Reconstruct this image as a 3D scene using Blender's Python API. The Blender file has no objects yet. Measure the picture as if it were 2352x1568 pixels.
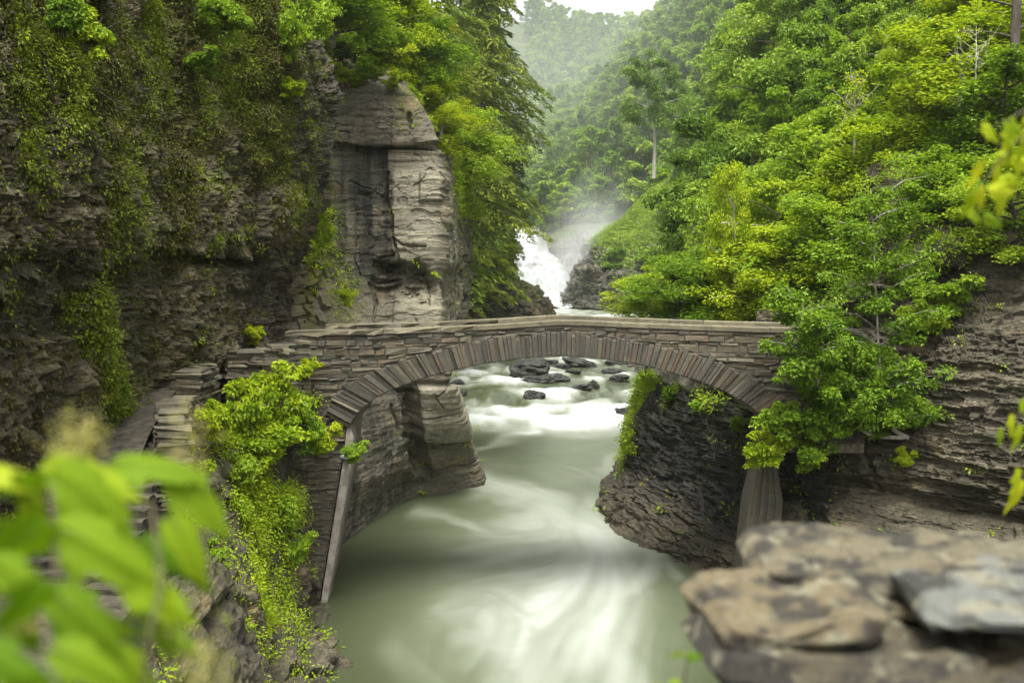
import bpy, math, random
import numpy as np
from mathutils import Vector, Matrix
random.seed(7)
rng = np.random.default_rng(11)
scene = bpy.context.scene
COL = scene.collection
PI = math.pi

# ------------------------------------------------------------------ camera model (used to lay the place out in metres)
CAM = np.array([0.0, 0.0, 10.1])
FPX, CU, CV = 2613.0, 1176.0, 784.0
PITCH = math.atan((784 - 620) / FPX)
_F = np.array([0, math.cos(PITCH), -math.sin(PITCH)])
_U = np.array([0, math.sin(PITCH), math.cos(PITCH)])
_X = np.array([1.0, 0, 0])
def rays(u, v):
    u = np.asarray(u, float); v = np.asarray(v, float)
    return _F + ((u - CU) / FPX)[..., None] * _X + ((CV - v) / FPX)[..., None] * _U
def P(u, v, d):
    r = rays(u, v)
    return CAM + r * (np.asarray(d, float) / r[..., 1])[..., None]
def G(u, v, z):
    r = rays(u, v)
    return CAM + r * ((z - CAM[2]) / r[..., 2])[..., None]
def proj(p):
    q = np.asarray(p, float) - CAM
    f = q @ _F
    return CU + FPX * (q @ _X) / f, CV - FPX * (q @ _U) / f, q[..., 1]
def V(a): return Vector((float(a[0]), float(a[1]), float(a[2])))

# ------------------------------------------------------------------ noise
def _hash(ix, iy, iz):
    h = (ix.astype(np.int64) * 374761393 + iy.astype(np.int64) * 668265263 + iz.astype(np.int64) * 2147483647 + 1013904223) & 0xFFFFFFFF
    h = ((h ^ (h >> 13)) * 1274126177) & 0xFFFFFFFF
    h = ((h ^ (h >> 16)) * 2246822519) & 0xFFFFFFFF
    return ((h ^ (h >> 15)) & 0xFFFFFF) / float(0xFFFFFF)
def vn(p):
    p = np.asarray(p, float); i = np.floor(p); f = p - i
    f = f * f * f * (f * (f * 6 - 15) + 10)
    x, y, z = i[..., 0], i[..., 1], i[..., 2]
    fx, fy, fz = f[..., 0], f[..., 1], f[..., 2]
    def h(a, b, c): return _hash(x + a, y + b, z + c)
    l = lambda a, b, t: a + (b - a) * t
    a = l(l(h(0,0,0), h(1,0,0), fx), l(h(0,1,0), h(1,1,0), fx), fy)
    b = l(l(h(0,0,1), h(1,0,1), fx), l(h(0,1,1), h(1,1,1), fx), fy)
    return l(a, b, fz) * 2 - 1
def fbm(p, o=4, g=0.5):
    s = 0; a = 1; t = 0; p = np.asarray(p, float)
    for k in range(o):
        s = s + a * vn(p + 17.3 * k); t += a; a *= g; p = p * 2.03
    return s / t
def sm(a, b, x):
    t = np.clip((np.asarray(x, float) - a) / (b - a), 0, 1); return t * t * (3 - 2 * t)
def S3(p, sx, sy, sz): return p * np.array([sx, sy, sz])
def beds(p, h, hf, seed=0.0, warp=0.25, dip=0.0):
    """broken horizontal bedding: each bed, cut into blocks, stands a little in or out"""
    z = p[..., 2] + warp * fbm(p * 0.25 + seed, 3) + dip * p[..., 0]
    k = np.floor(z / h + 0.35 * vn(p * np.array([1.3, 1.3, 0.0]) + seed + 3.1))
    q = np.stack([p[..., 0] * hf, p[..., 1] * hf, k * 7.77 + seed], -1)
    sm_ = np.tanh(2.6 * vn(q)) * 0.8
    j = 0.6 * np.stack([vn(p * 1.7 + seed), vn(p * 1.7 + seed + 9)], -1)
    cell = _hash(np.floor(q[..., 0] * 1.6 + j[..., 0] + 0.37 * k), np.floor(q[..., 1] * 1.6 + j[..., 1]), k + np.floor(seed * 3)) * 2 - 1
    return 0.62 * cell + 0.38 * sm_

# ------------------------------------------------------------------ mesh helpers
def new_mesh(name, verts, faces, smooth=True, attrs=None, mats=None):
    """verts (n,3); faces (m,4) or (m,3) int array, or a list of both"""
    me = bpy.data.meshes.new(name)
    verts = np.asarray(verts, np.float32).reshape(-1, 3)
    fl = faces if isinstance(faces, list) else [faces]
    fl = [np.asarray(f, np.int32) for f in fl if len(f)]
    me.vertices.add(len(verts)); me.vertices.foreach_set('co', verts.ravel())
    loops = np.concatenate([f.ravel() for f in fl]); tot = np.concatenate([np.full(len(f), f.shape[1], np.int32) for f in fl])
    me.loops.add(len(loops)); me.loops.foreach_set('vertex_index', loops)
    me.polygons.add(len(tot))
    st = np.zeros(len(tot), np.int32); st[1:] = np.cumsum(tot)[:-1]
    me.polygons.foreach_set('loop_start', st); me.polygons.foreach_set('loop_total', tot)
    me.polygons.foreach_set('use_smooth', np.full(len(tot), smooth, bool))
    for k, a in (attrs or {}).items():
        at = me.attributes.new(k, 'FLOAT', 'POINT'); at.data.foreach_set('value', np.asarray(a, np.float32).ravel())
    me.update(calc_edges=True); me.validate()
    for m in (mats or []): me.materials.append(m)
    return me
def link(name, me, parent=None, loc=None):
    o = bpy.data.objects.new(name, me); COL.objects.link(o)
    if parent: o.parent = parent
    if loc is not None: o.location = V(loc)
    return o
def tag(o, label=None, cat=None, group=None, kind=None):
    if label: o['label'] = label
    if cat: o['category'] = cat
    if group: o['group'] = group
    if kind: o['kind'] = kind
    return o
def empty(name, loc, label=None, cat=None, group=None, rz=0, s=1):
    o = bpy.data.objects.new(name, None); COL.objects.link(o)
    o.location = V(loc); o.rotation_euler = (0, 0, rz); o.scale = (s, s, s)
    o.empty_display_size = 0.2
    return tag(o, label, cat, group)
class MB:
    """collects shapes; build() links them as ONE mesh"""
    def __init__(s): s.v = []; s.q = []; s.t = []; s.a = []; s.n = 0
    def add(s, v, q=None, t=None, tint=0.0):
        v = np.asarray(v, float).reshape(-1, 3); s.v.append(v)
        if q is not None and len(q): s.q.append(np.asarray(q, np.int32) + s.n)
        if t is not None and len(t): s.t.append(np.asarray(t, np.int32) + s.n)
        s.a.append(np.full(len(v), tint) if np.isscalar(tint) else np.asarray(tint, float)); s.n += len(v)
    def tube(s, pts, rad, n=6, tint=0.0):
        pts = np.asarray(pts, float); m = len(pts); rad = np.broadcast_to(rad, (m,))
        tg = np.gradient(pts, axis=0); tg /= np.linalg.norm(tg, axis=1, keepdims=True) + 1e-9
        ref = np.array([0.31, 0.2, 0.93]) if abs(tg[0][2]) < 0.9 else np.array([0.95, 0.3, 0.1])
        b = np.cross(tg, ref); b /= np.linalg.norm(b, axis=1, keepdims=True) + 1e-9
        c = np.cross(tg, b); a = np.arange(n) * 2 * PI / n
        v = pts[:, None] + rad[:, None, None] * (np.cos(a)[None, :, None] * b[:, None] + np.sin(a)[None, :, None] * c[:, None])
        i, j = np.meshgrid(np.arange(m - 1), np.arange(n), indexing='ij'); j2 = (j + 1) % n
        s.add(v, np.stack([i*n+j, i*n+j2, (i+1)*n+j2, (i+1)*n+j], -1).reshape(-1, 4), None, tint)
    def build(s, name, mat, parent=None, smooth=False, loc=None):
        if not s.v: return None
        fl = []
        if s.q: fl.append(np.concatenate(s.q))
        if s.t: fl.append(np.concatenate(s.t))
        v = np.concatenate(s.v)
        return link(name, new_mesh(name, v, fl, smooth, {'tint': np.concatenate(s.a)}, [mat]), parent, loc)
BOXQ = [[0,1,2,3],[7,6,5,4],[0,4,5,1],[1,5,6,2],[2,6,7,3],[3,7,4,0]]
def box8(mb, c, tint=0.0):
    """8 corners: 0-3 one ring, 4-7 the other"""
    mb.add(c, BOXQ, None, tint)
def grid_faces(nv, nu):
    i, j = np.meshgrid(np.arange(nv - 1), np.arange(nu - 1), indexing='ij')
    return np.stack([i*nu+j, i*nu+j+1, (i+1)*nu+j+1, (i+1)*nu+j], -1).reshape(-1, 4)
def _cr(c, n, ax):
    """catmull-rom resample along an axis"""
    c = np.moveaxis(np.asarray(c, float), ax, 0); m = len(c)
    t = np.linspace(0, m - 1, n); i = np.minimum(t.astype(int), m - 2); f = (t - i).reshape((-1,) + (1,) * (c.ndim - 1))
    e = np.concatenate([2*c[:1]-c[1:2], c, 2*c[-1:]-c[-2:-1]])
    p0, p1, p2, p3 = e[i], e[i+1], e[i+2], e[i+3]
    r = 0.5*((2*p1)+(-p0+p2)*f+(2*p0-5*p1+4*p2-p3)*f*f+(-p0+3*p1-3*p2+p3)*f**3)
    lin = p1 + (p2 - p1) * f
    return np.moveaxis(0.45 * r + 0.55 * lin, 0, ax)
def normals(p):
    a = np.gradient(p, axis=1); b = np.gradient(p, axis=0)
    n = np.cross(a, b); return n / (np.linalg.norm(n, axis=-1, keepdims=True) + 1e-9)
def carve(uu, vv, line, w, pw=2):
    """0..1 mask near a polyline given in layout coordinates"""
    dmin = np.full(uu.shape, 1e9)
    for (a, b), (c, d) in zip(line[:-1], line[1:]):
        L = (c-a)**2 + (d-b)**2 + 1e-9
        t = np.clip(((uu-a)*(c-a) + (vv-b)*(d-b)) / L, 0, 1)
        dmin = np.minimum(dmin, np.hypot(uu-a-t*(c-a), vv-b-t*(d-b)))
    return np.exp(-(dmin / w) ** pw)
def ell(uu, vv, u, v, a, b): return np.exp(-(((uu-u)/a)**2 + ((vv-v)/b)**2))
class Sheet:
    """terrain sheet through control points (u, v, distance), then sculpted along its normal"""
    def __init__(s, ctrl, nu, nv):
        c = np.array(ctrl, float)
        p = P(c[..., 0], c[..., 1], c[..., 2])
        s.p = _cr(_cr(p, nv, 0), nu, 1)
        s.uu, s.vv, s.d = proj(s.p)
        s.n = normals(s.p)
        if np.mean(np.sum(s.n * (CAM - s.p), -1)) < 0: s.n = -s.n; s.flip = True
        else: s.flip = False
    def push(s, d): s.p = s.p + s.n * d[..., None]
    def renorm(s):
        s.n = normals(s.p)
        if s.flip: s.n = -s.n
    def build(s, name, mat, label=None, cat=None, kind='structure', attrs=None):
        nv, nu = s.p.shape[:2]; f = grid_faces(nv, nu)
        if not s.flip: pass
        else: f = f[:, ::-1]
        at = {k: a for k, a in (attrs or {}).items()}
        o = link(name, new_mesh(name, s.p, f, False, at, [mat]))
        return tag(o, label, cat, None, kind)

# ------------------------------------------------------------------ materials
def mat(name):
    m = bpy.data.materials.new(name); m.use_nodes = True
    nt = m.node_tree; nt.nodes.clear()
    return m, nt, nt.nodes, nt.links
class N:
    def __init__(s, nt): s.nt = nt; s.nodes = nt.nodes; s.links = nt.links
    def n(s, t, **k):
        x = s.nodes.new(t)
        for a, b in k.items(): setattr(x, a, b)
        return x
    def put(s, sock, v):
        if isinstance(v, bpy.types.NodeSocket): s.links.new(v, sock)
        elif isinstance(v, tuple) and len(v) == 3 and sock.type == 'RGBA': sock.default_value = v + (1,)
        else: sock.default_value = v
    def obj(s): 
        g = s.n('ShaderNodeNewGeometry'); return g.outputs['Position']
    def noise(s, vec, scale, detail=4, rough=0.55, dist=0.0):
        x = s.n('ShaderNodeTexNoise'); s.links.new(vec, x.inputs['Vector'])
        x.inputs['Scale'].default_value = scale; x.inputs['Detail'].default_value = detail
        x.inputs['Roughness'].default_value = rough; x.inputs['Distortion'].default_value = dist
        return x.outputs['Fac']
    def vmul(s, vec, v):
        x = s.n('ShaderNodeVectorMath', operation='MULTIPLY'); s.links.new(vec, x.inputs[0]); x.inputs[1].default_value = v
        return x.outputs[0]
    def ramp(s, f, stops, interp='LINEAR'):
        x = s.n('ShaderNodeValToRGB'); s.links.new(f, x.inputs[0]); r = x.color_ramp; r.interpolation = interp
        while len(r.elements) < len(stops): r.elements.new(0.5)
        for e, (p, c) in zip(r.elements, stops):
            e.position = p; e.color = tuple(c) + (1,) if len(c) == 3 else c
        return x.outputs['Color']
    def mr(s, f, a, b, c=0.0, d=1.0):
        x = s.n('ShaderNodeMapRange'); s.links.new(f, x.inputs[0])
        for i, q in enumerate((a, b, c, d)): x.inputs[i+1].default_value = q
        return x.outputs[0]
    def math(s, op, a, b=0.0):
        x = s.n('ShaderNodeMath', operation=op); s.put(x.inputs[0], a); s.put(x.inputs[1], b); return x.outputs[0]
    def mix(s, f, a, b, mode='MIX'):
        x = s.n('ShaderNodeMix', data_type='RGBA', blend_type=mode)
        s.put(x.inputs[0], f); s.put(x.inputs[6], a); s.put(x.inputs[7], b); return x.outputs[2]
    def attr(s, name):
        x = s.n('ShaderNodeAttribute'); x.attribute_name = name; return x.outputs['Fac']
    def bump(s, h, strength=0.5, dist=0.05):
        x = s.n('ShaderNodeBump'); s.links.new(h, x.inputs['Height']); x.inputs['Strength'].default_value = strength
        x.inputs['Distance'].default_value = dist; return x.outputs[0]
    def bsdf(s, col, rough=0.8, nrm=None, spec=0.4):
        b = s.n('ShaderNodeBsdfPrincipled'); s.put(b.inputs['Base Color'], col); s.put(b.inputs['Roughness'], rough)
        b.inputs['Specular IOR Level'].default_value = spec
        if nrm is not None: s.links.new(nrm, b.inputs['Normal'])
        return b.outputs[0]
    def out(s, sh, vol=None):
        o = s.n('ShaderNodeOutputMaterial')
        if sh is not None: s.links.new(sh, o.inputs['Surface'])
        if vol is not None: s.links.new(vol, o.inputs['Volume'])
def rock(name, dark, mid, light, zs=5.0, moss=None, moss_amt=0.0, stain=None, rough=0.8, bump=0.7, sc=1.0, spec=0.4, wet_shade=None, pale=None, fs=5.0, ws=(0.4, 0.3, 0.3)):
    w_ = lambda c: None if c is None else (c[0], c[1] * 1.06, c[2] * 0.90)
    dark, mid, light, stain, wet_shade, pale = map(w_, (dark, mid, light, stain, wet_shade, pale))
    m, nt, _, _ = mat(name); s = N(nt); p = s.obj()
    st = s.noise(s.vmul(p, (0.5*sc, 0.5*sc, zs*sc)), 1.0, 6, 0.62, 0.3)
    bl = s.noise(p, 0.45*sc, 6, 0.6)
    fi = s.noise(s.vmul(p, (1, 1, 2.0 if fs < 6 else .7)), fs*sc, 6, 0.68)
    f = s.math('ADD', s.math('MULTIPLY', st, ws[0]), s.math('ADD', s.math('MULTIPLY', bl, ws[1]), s.math('MULTIPLY', fi, ws[2])))
    c = s.ramp(f, [(0.34, dark), (0.5, mid), (0.64, light)])
    if stain:
        c = s.mix(s.mr(s.noise(s.vmul(p, (1, 1, 1.6)), 0.55*sc, 5, 0.6), 0.58, 0.68, 0, 0.75), c, stain)
    if pale: c = s.mix(s.math('MULTIPLY', s.attr('pale'), s.mr(bl, 0.4, 0.55, 0.35, 1)), c, s.mix(s.mr(fi, .4, .6), pale, tuple(x*.7 for x in pale)))
    if wet_shade:
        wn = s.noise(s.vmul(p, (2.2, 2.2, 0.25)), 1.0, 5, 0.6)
        c = s.mix(s.math('MULTIPLY', s.attr('wet_shade'), s.mr(wn, 0.38, 0.6)), c, s.mix(s.mr(st, .45, .6, 0, .6), wet_shade, tuple(x*2.2 for x in wet_shade)))
    if moss:
        a = s.attr('moss')
        ms = s.math('MULTIPLY', a, s.mr(s.noise(s.vmul(p, (1, 1, 0.45)), 1.6, 6, 0.7), 0.5 - moss_amt, 0.62 - moss_amt))
        mc = s.mix(s.noise(p, 3.0, 4), moss, tuple(x * 0.45 for x in moss))
        c = s.mix(ms, c, mc)
    h = s.math('ADD', s.math('MULTIPLY', s.noise(s.vmul(p, (1.2*sc, 1.2*sc, zs*2*sc)), 2.2, 8, 0.7), 0.6), s.math('MULTIPLY', fi, 0.6))
    s.out(s.bsdf(c, rough, s.bump(h, bump, 0.12 / sc), spec)); return m
def stone(name, cols, rough=0.85, sc=3.0, bump=0.6):
    """masonry stone: each stone carries its own tint"""
    cols = [(c[0]*1.03, c[1]*1.09, c[2]*.88) for c in cols]
    m, nt, _, _ = mat(name); s = N(nt); p = s.obj(); t = s.attr('tint')
    c = s.ramp(t, [(i / (len(cols) - 1), k) for i, k in enumerate(cols)])
    n1 = s.noise(p, sc, 6, 0.65); n2 = s.noise(s.vmul(p, (1, 1, 3)), sc * 3, 5, 0.7)
    c = s.mix(s.mr(n1, 0.35, 0.65, 0, 0.7), c, (0.05, 0.045, 0.038))
    c = s.mix(s.mr(n2, 0.55, 0.72, 0, 0.4), c, (0.34, 0.31, 0.24))
    c = s.mix(s.mr(s.noise(p, 0.5, 4), 0.55, 0.7, 0, 0.5), c, (0.05, 0.047, 0.04))
    s.out(s.bsdf(c, rough, s.bump(s.math('ADD', n1, n2), bump, 0.04))); return m
def plain(name, a, b, sc=3.0, rough=0.85, zs=1.0, bump=0.4, bd=0.03):
    m, nt, _, _ = mat(name); s = N(nt); p = s.obj()
    n = s.noise(s.vmul(p, (1, 1, zs)), sc, 7, 0.65)
    s.out(s.bsdf(s.mix(s.mr(n, 0.35, 0.65), a, b), rough, s.bump(n, bump, bd))); return m
def leafmat(name, a, b, c, trans=0.4, rough=0.5, obv=0.6):
    """a dark, b main, c light; leaf to leaf by the tint attribute, plant to plant by Object Info random"""
    m, nt, nodes, links = mat(name); s = N(nt)
    t = s.attr('tint'); oi = s.n('ShaderNodeObjectInfo').outputs['Random']
    f = s.math('ADD', s.math('MULTIPLY', t, 1 - obv * 0.5), s.math('MULTIPLY', oi, obv * 0.5))
    col = s.ramp(f, [(0.12, a), (0.5, b), (0.9, c)])
    d = s.bsdf(col, rough, None, 0.25)
    tr = s.n('ShaderNodeBsdfTranslucent'); links.new(s.mix(0.6, col, s.mix(1.0, col, (1.0, 0.95, 0.35), 'MULTIPLY')), tr.inputs['Color'])
    mx = s.n('ShaderNodeMixShader'); mx.inputs[0].default_value = trans
    links.new(d, mx.inputs[1]); links.new(tr.outputs[0], mx.inputs[2]); s.out(mx.outputs[0]); return m

M = {}
M['shale'] = rock('wet_shale', (0.011, 0.0078, 0.0046), (0.041, 0.0295, 0.018), (0.18, 0.138, 0.097), 1.4, (0.10, 0.10, 0.008), 0.16, None, 0.5, 1.0, 1.0, 0.5, None, None, 9.0, (.22, .3, .48))
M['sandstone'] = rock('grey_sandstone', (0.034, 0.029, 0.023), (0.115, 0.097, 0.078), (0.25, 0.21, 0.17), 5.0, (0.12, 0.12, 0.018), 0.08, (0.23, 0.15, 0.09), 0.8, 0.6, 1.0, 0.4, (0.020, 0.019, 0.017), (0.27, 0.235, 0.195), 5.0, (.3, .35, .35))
M['bank'] = rock('bank_rock', (0.014, 0.011, 0.008), (0.05, 0.041, 0.029), (0.15, 0.12, 0.088), 3.0, (0.10, 0.11, 0.02), 0.0, (0.15, 0.10, 0.055), 0.8, 0.9)
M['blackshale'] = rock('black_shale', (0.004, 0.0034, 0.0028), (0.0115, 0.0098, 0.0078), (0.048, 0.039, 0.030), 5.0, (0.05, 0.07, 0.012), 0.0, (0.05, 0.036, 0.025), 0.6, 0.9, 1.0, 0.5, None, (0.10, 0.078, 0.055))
M['rightcliff'] = rock('layered_siltstone', (0.018, 0.014, 0.010), (0.062, 0.050, 0.037), (0.17, 0.14, 0.11), 3.2, (0.07, 0.08, 0.015), 0.0, (0.17, 0.125, 0.08), 0.85, 0.8)
M['farrock'] = rock('gorge_rock', (0.010, 0.008, 0.0065), (0.040, 0.031, 0.024), (0.12, 0.095, 0.072), 2.2, (0.10, 0.11, 0.018), 0.08, (0.13, 0.09, 0.05), 0.8, 0.8, 0.5)
M['knob'] = rock('knob_rock', (0.016, 0.014, 0.012), (0.062, 0.054, 0.045), (0.17, 0.15, 0.125), 1.6, (0.12, 0.17, 0.02), 0.12, (0.12, 0.075, 0.045), 0.8, 0.9, 0.6)
M['boulder'] = rock('river_boulder', (0.006, 0.006, 0.0055), (0.017, 0.016, 0.014), (0.06, 0.057, 0.05), 5.0, None, 0, None, 0.5, 0.9, 1.2, 0.5)
M['soil'] = plain('forest_floor', (0.03, 0.04, 0.012), (0.055, 0.05, 0.025), 0.6)
M['grass'] = leafmat('slope_grass', (0.13, 0.21, 0.02), (0.23, 0.34, 0.035), (0.33, 0.43, 0.06), 0.3)
M['path'] = plain('trodden_path', (0.022, 0.020, 0.013), (0.088, 0.076, 0.052), 5.0, 0.95, 1.0, 0.9, 0.06)
M['bridge'] = stone('bridge_stone', [(0.05,0.042,0.032),(0.105,0.085,0.062),(0.075,0.066,0.055),(0.135,0.11,0.08),(0.06,0.052,0.044),(0.09,0.075,0.055),(0.115,0.075,0.05),(0.11,0.095,0.075)])
M['vous'] = stone('voussoir_stone', [(0.03,0.026,0.022),(0.10,0.083,0.064),(0.055,0.049,0.043),(0.12,0.10,0.075),(0.05,0.044,0.04),(0.07,0.06,0.05),(0.10,0.055,0.036),(0.085,0.073,0.06),(0.05,0.045,0.04)], sc=4.0)
M['coping'] = stone('coping_stone', [(0.13,0.105,0.07),(0.18,0.15,0.105),(0.11,0.09,0.062)], sc=2.5, bump=0.4)
M['mortar'] = plain('bridge_mortar', (0.07, 0.06, 0.045), (0.20, 0.17, 0.125), 6)
M['wallstone'] = stone('wall_stone', [(0.06,0.052,0.036),(0.14,0.115,0.08),(0.10,0.085,0.065),(0.19,0.16,0.115),(0.075,0.065,0.05),(0.13,0.09,0.06)], sc=4.0)
M['concrete'] = plain('pier_concrete', (0.12, 0.105, 0.08), (0.30, 0.275, 0.23), 3.0, 0.8)
M['pier'] = stone('pier_stone', [(0.09,0.075,0.056),(0.12,0.10,0.076),(0.10,0.086,0.066)], sc=5.0, bump=1.0)
M['bark'] = plain('bark', (0.035, 0.028, 0.02), (0.10, 0.085, 0.065), 9, 0.9, 0.3)
M['palebark'] = plain('pale_bark', (0.22, 0.20, 0.16), (0.42, 0.39, 0.33), 9, 0.85, 0.3)
M['pipe'] = plain('grey_pipe', (0.2, 0.22, 0.23), (0.3, 0.32, 0.33), 5, 0.4)
# leaves
M['oak'] = leafmat('broad_leaves', (0.06, 0.12, 0.012), (0.18, 0.30, 0.030), (0.36, 0.46, 0.055), obv=0.95)
M['young'] = leafmat('young_leaves', (0.14, 0.235, 0.008), (0.31, 0.425, 0.012), (0.52, 0.55, 0.025), 0.45)
M['mid'] = leafmat('mid_leaves', (0.085, 0.17, 0.010), (0.215, 0.345, 0.018), (0.37, 0.47, 0.035), 0.45, obv=0.9)
M['hem'] = leafmat('needle_sprays', (0.03, 0.062, 0.008), (0.14, 0.205, 0.016), (0.32, 0.36, 0.035), 0.3)
M['hemdark'] = leafmat('dark_needle_sprays', (0.008, 0.022, 0.008), (0.025, 0.052, 0.014), (0.06, 0.10, 0.025), 0.25)
M['cliffgreen'] = leafmat('cliff_plants', (0.06, 0.09, 0.005), (0.14, 0.19, 0.010), (0.27, 0.33, 0.02), 0.35)
M['mosstuft'] = leafmat('moss_tufts', (0.03, 0.03, 0.003), (0.075, 0.075, 0.007), (0.14, 0.145, 0.012), 0.25)
M['dry'] = leafmat('dry_twigs', (0.05, 0.04, 0.025), (0.11, 0.085, 0.05), (0.17, 0.14, 0.09), 0.2)
M['fgleaf'] = leafmat('near_leaves', (0.10, 0.20, 0.004), (0.26, 0.38, 0.010), (0.48, 0.52, 0.03), 0.55, 0.7)
M['flower'] = leafmat('flower_spikes', (0.28, 0.28, 0.06), (0.42, 0.40, 0.12), (0.55, 0.5, 0.18), 0.4)

# ------------------------------------------------------------------ leaves in bulk
def unit(a): return a / (np.linalg.norm(a, axis=-1, keepdims=True) + 1e-9)
def leaf_arrays(c, a, nrm, L, W, fold=0.25):
    """c centres, a long axis, nrm up direction, L length, W width -> folded rhombus leaves"""
    a = unit(a); b = unit(np.cross(nrm, a)); up = np.cross(a, b)
    L = np.broadcast_to(L, (len(c),))[:, None]; W = np.broadcast_to(W, (len(c),))[:, None]
    v = np.stack([c - a*L*0.5, c + b*W*0.5 - a*L*0.06 + up*W*fold, c + a*L*0.5 - up*L*0.12, c - b*W*0.5 - a*L*0.06 + up*W*fold], 1)
    return v.reshape(-1, 3)
def leaf_mesh(name, v, tint, m):
    n = len(v) // 4
    return new_mesh(name, v, np.arange(n * 4).reshape(n, 4), False, {'tint': np.repeat(tint, 4)}, [m])
def cluster_leaves(cc, cr, per, L, flat=0.5, r=None, droop=0.25, tj=0.35):
    """leaves in flattened clumps round centres cc with radii cr"""
    r = r or rng; n = len(cc)
    per = np.broadcast_to(per, (n,)).astype(int); idx = np.repeat(np.arange(n), per); m = len(idx)
    g = r.normal(size=(m, 3)); g /= np.linalg.norm(g, axis=1, keepdims=True); rad = r.random(m) ** 0.45
    off = g * (rad * np.asarray(cr)[idx])[:, None]; off[:, 2] *= flat
    off[:, 2] -= droop * (off[:, 0]**2 + off[:, 1]**2) / (np.asarray(cr)[idx] + 1e-6)
    c = cc[idx] + off
    ax = g + r.normal(size=(m, 3)) * 0.6; ax[:, 2] = ax[:, 2] * 0.5 - 0.25
    nr = np.stack([r.normal(size=m)*0.45, r.normal(size=m)*0.45, np.ones(m)], 1) + g * 0.35
    s = L * (0.65 + 0.7 * r.random(m))
    ct = r.random(n)
    tint = np.clip(0.5*ct[idx] + 0.5*r.random(m) * 1.0 + tj*0.0, 0, 1)
    return leaf_arrays(c, ax, nr, s, s * 0.62), tint

HAZE, MIST, SKY, SUN, EXPO, FSTOP = 0.00035, 0.10, 0.125, 1.4, 1.72, 2.4
VALLEY = 0.0024
# ------------------------------------------------------------------ plant kinds (each mesh is made once and shared by the copies)
def limb(r, a, b, bend, n=7):
    t = np.linspace(0, 1, n)[:, None]; a = np.asarray(a, float); b = np.asarray(b, float)
    o = np.asarray(bend, float)
    p = a + (b - a) * t + o * (4 * t * (1 - t)); p[1:-1] += r.normal(size=(n - 2, 3)) * 0.012 * np.linalg.norm(b - a)
    return p
def broad_tree(seed, h=12.0, w=4.2, nlimb=16, leaf=0.30, nclus=85, per=150, base=0.28, m='oak', bark='bark', flat=0.62, sw=0.0, crs=1.0, droop=0.14):
    """returns (trunk mesh, crown mesh) for a broadleaf tree h metres high, crown half width w"""
    r = np.random.default_rng(seed); tb = MB()
    tp = np.array([[0, 0, -1.0], [0.1, 0, h*0.2], [r.normal()*0.25, r.normal()*0.25, h*0.5], [r.normal()*0.4 + sw, r.normal()*0.4, h*0.93]])
    tp = _cr(tp, 12, 0); tb.tube(tp, np.linspace(0.016*h + 0.06, 0.02, 12), 8)
    cc, cr = [], []
    for k in range(nlimb):
        f = base + (0.95 - base) * (k + r.random()) / nlimb
        i = min(int(f / 0.96 * 11), 11); a = tp[i]
        an = k * 2.4 + r.normal() * 0.4
        prof = math.sin(PI * min(1, max(0.04, (f - base + 0.12) / (1.1 - base)))) ** 0.6
        R = w * prof * (0.7 + 0.5 * r.random())
        b = a + np.array([math.cos(an)*R, math.sin(an)*R, (0.12 + 0.55 * f) * R * 0.7 + r.normal()*0.3])
        lp = limb(r, a, b, (0, 0, 0.12 * R)); tb.tube(lp, np.linspace(0.05 + 0.012*R, 0.012, 7), 5)
        for q in range(max(2, nclus // nlimb)):
            t = 0.35 + 0.7 * r.random(); t = min(t, 1.03); c = a + (b - a) * t + r.normal(size=3) * 0.16 * R
            c[2] += 0.2
            cc.append(c); cr.append((0.16 + 0.18 * r.random()) * w * (0.7 + 0.3*prof) * crs)
    cc.append(tp[-1]); cr.append(0.2 * w)
    cc = np.array(cc); cr = np.array(cr)
    v, t = cluster_leaves(cc, cr, per, leaf, flat, r, droop)
    return tb_mesh(tb, M[bark]), leaf_mesh('crown', v, t, M[m])
def tb_mesh(tb, m):
    fl = [np.concatenate(tb.q)]
    return new_mesh('trunk', np.concatenate(tb.v), fl, True, {'tint': np.concatenate(tb.a)}, [m])
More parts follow.
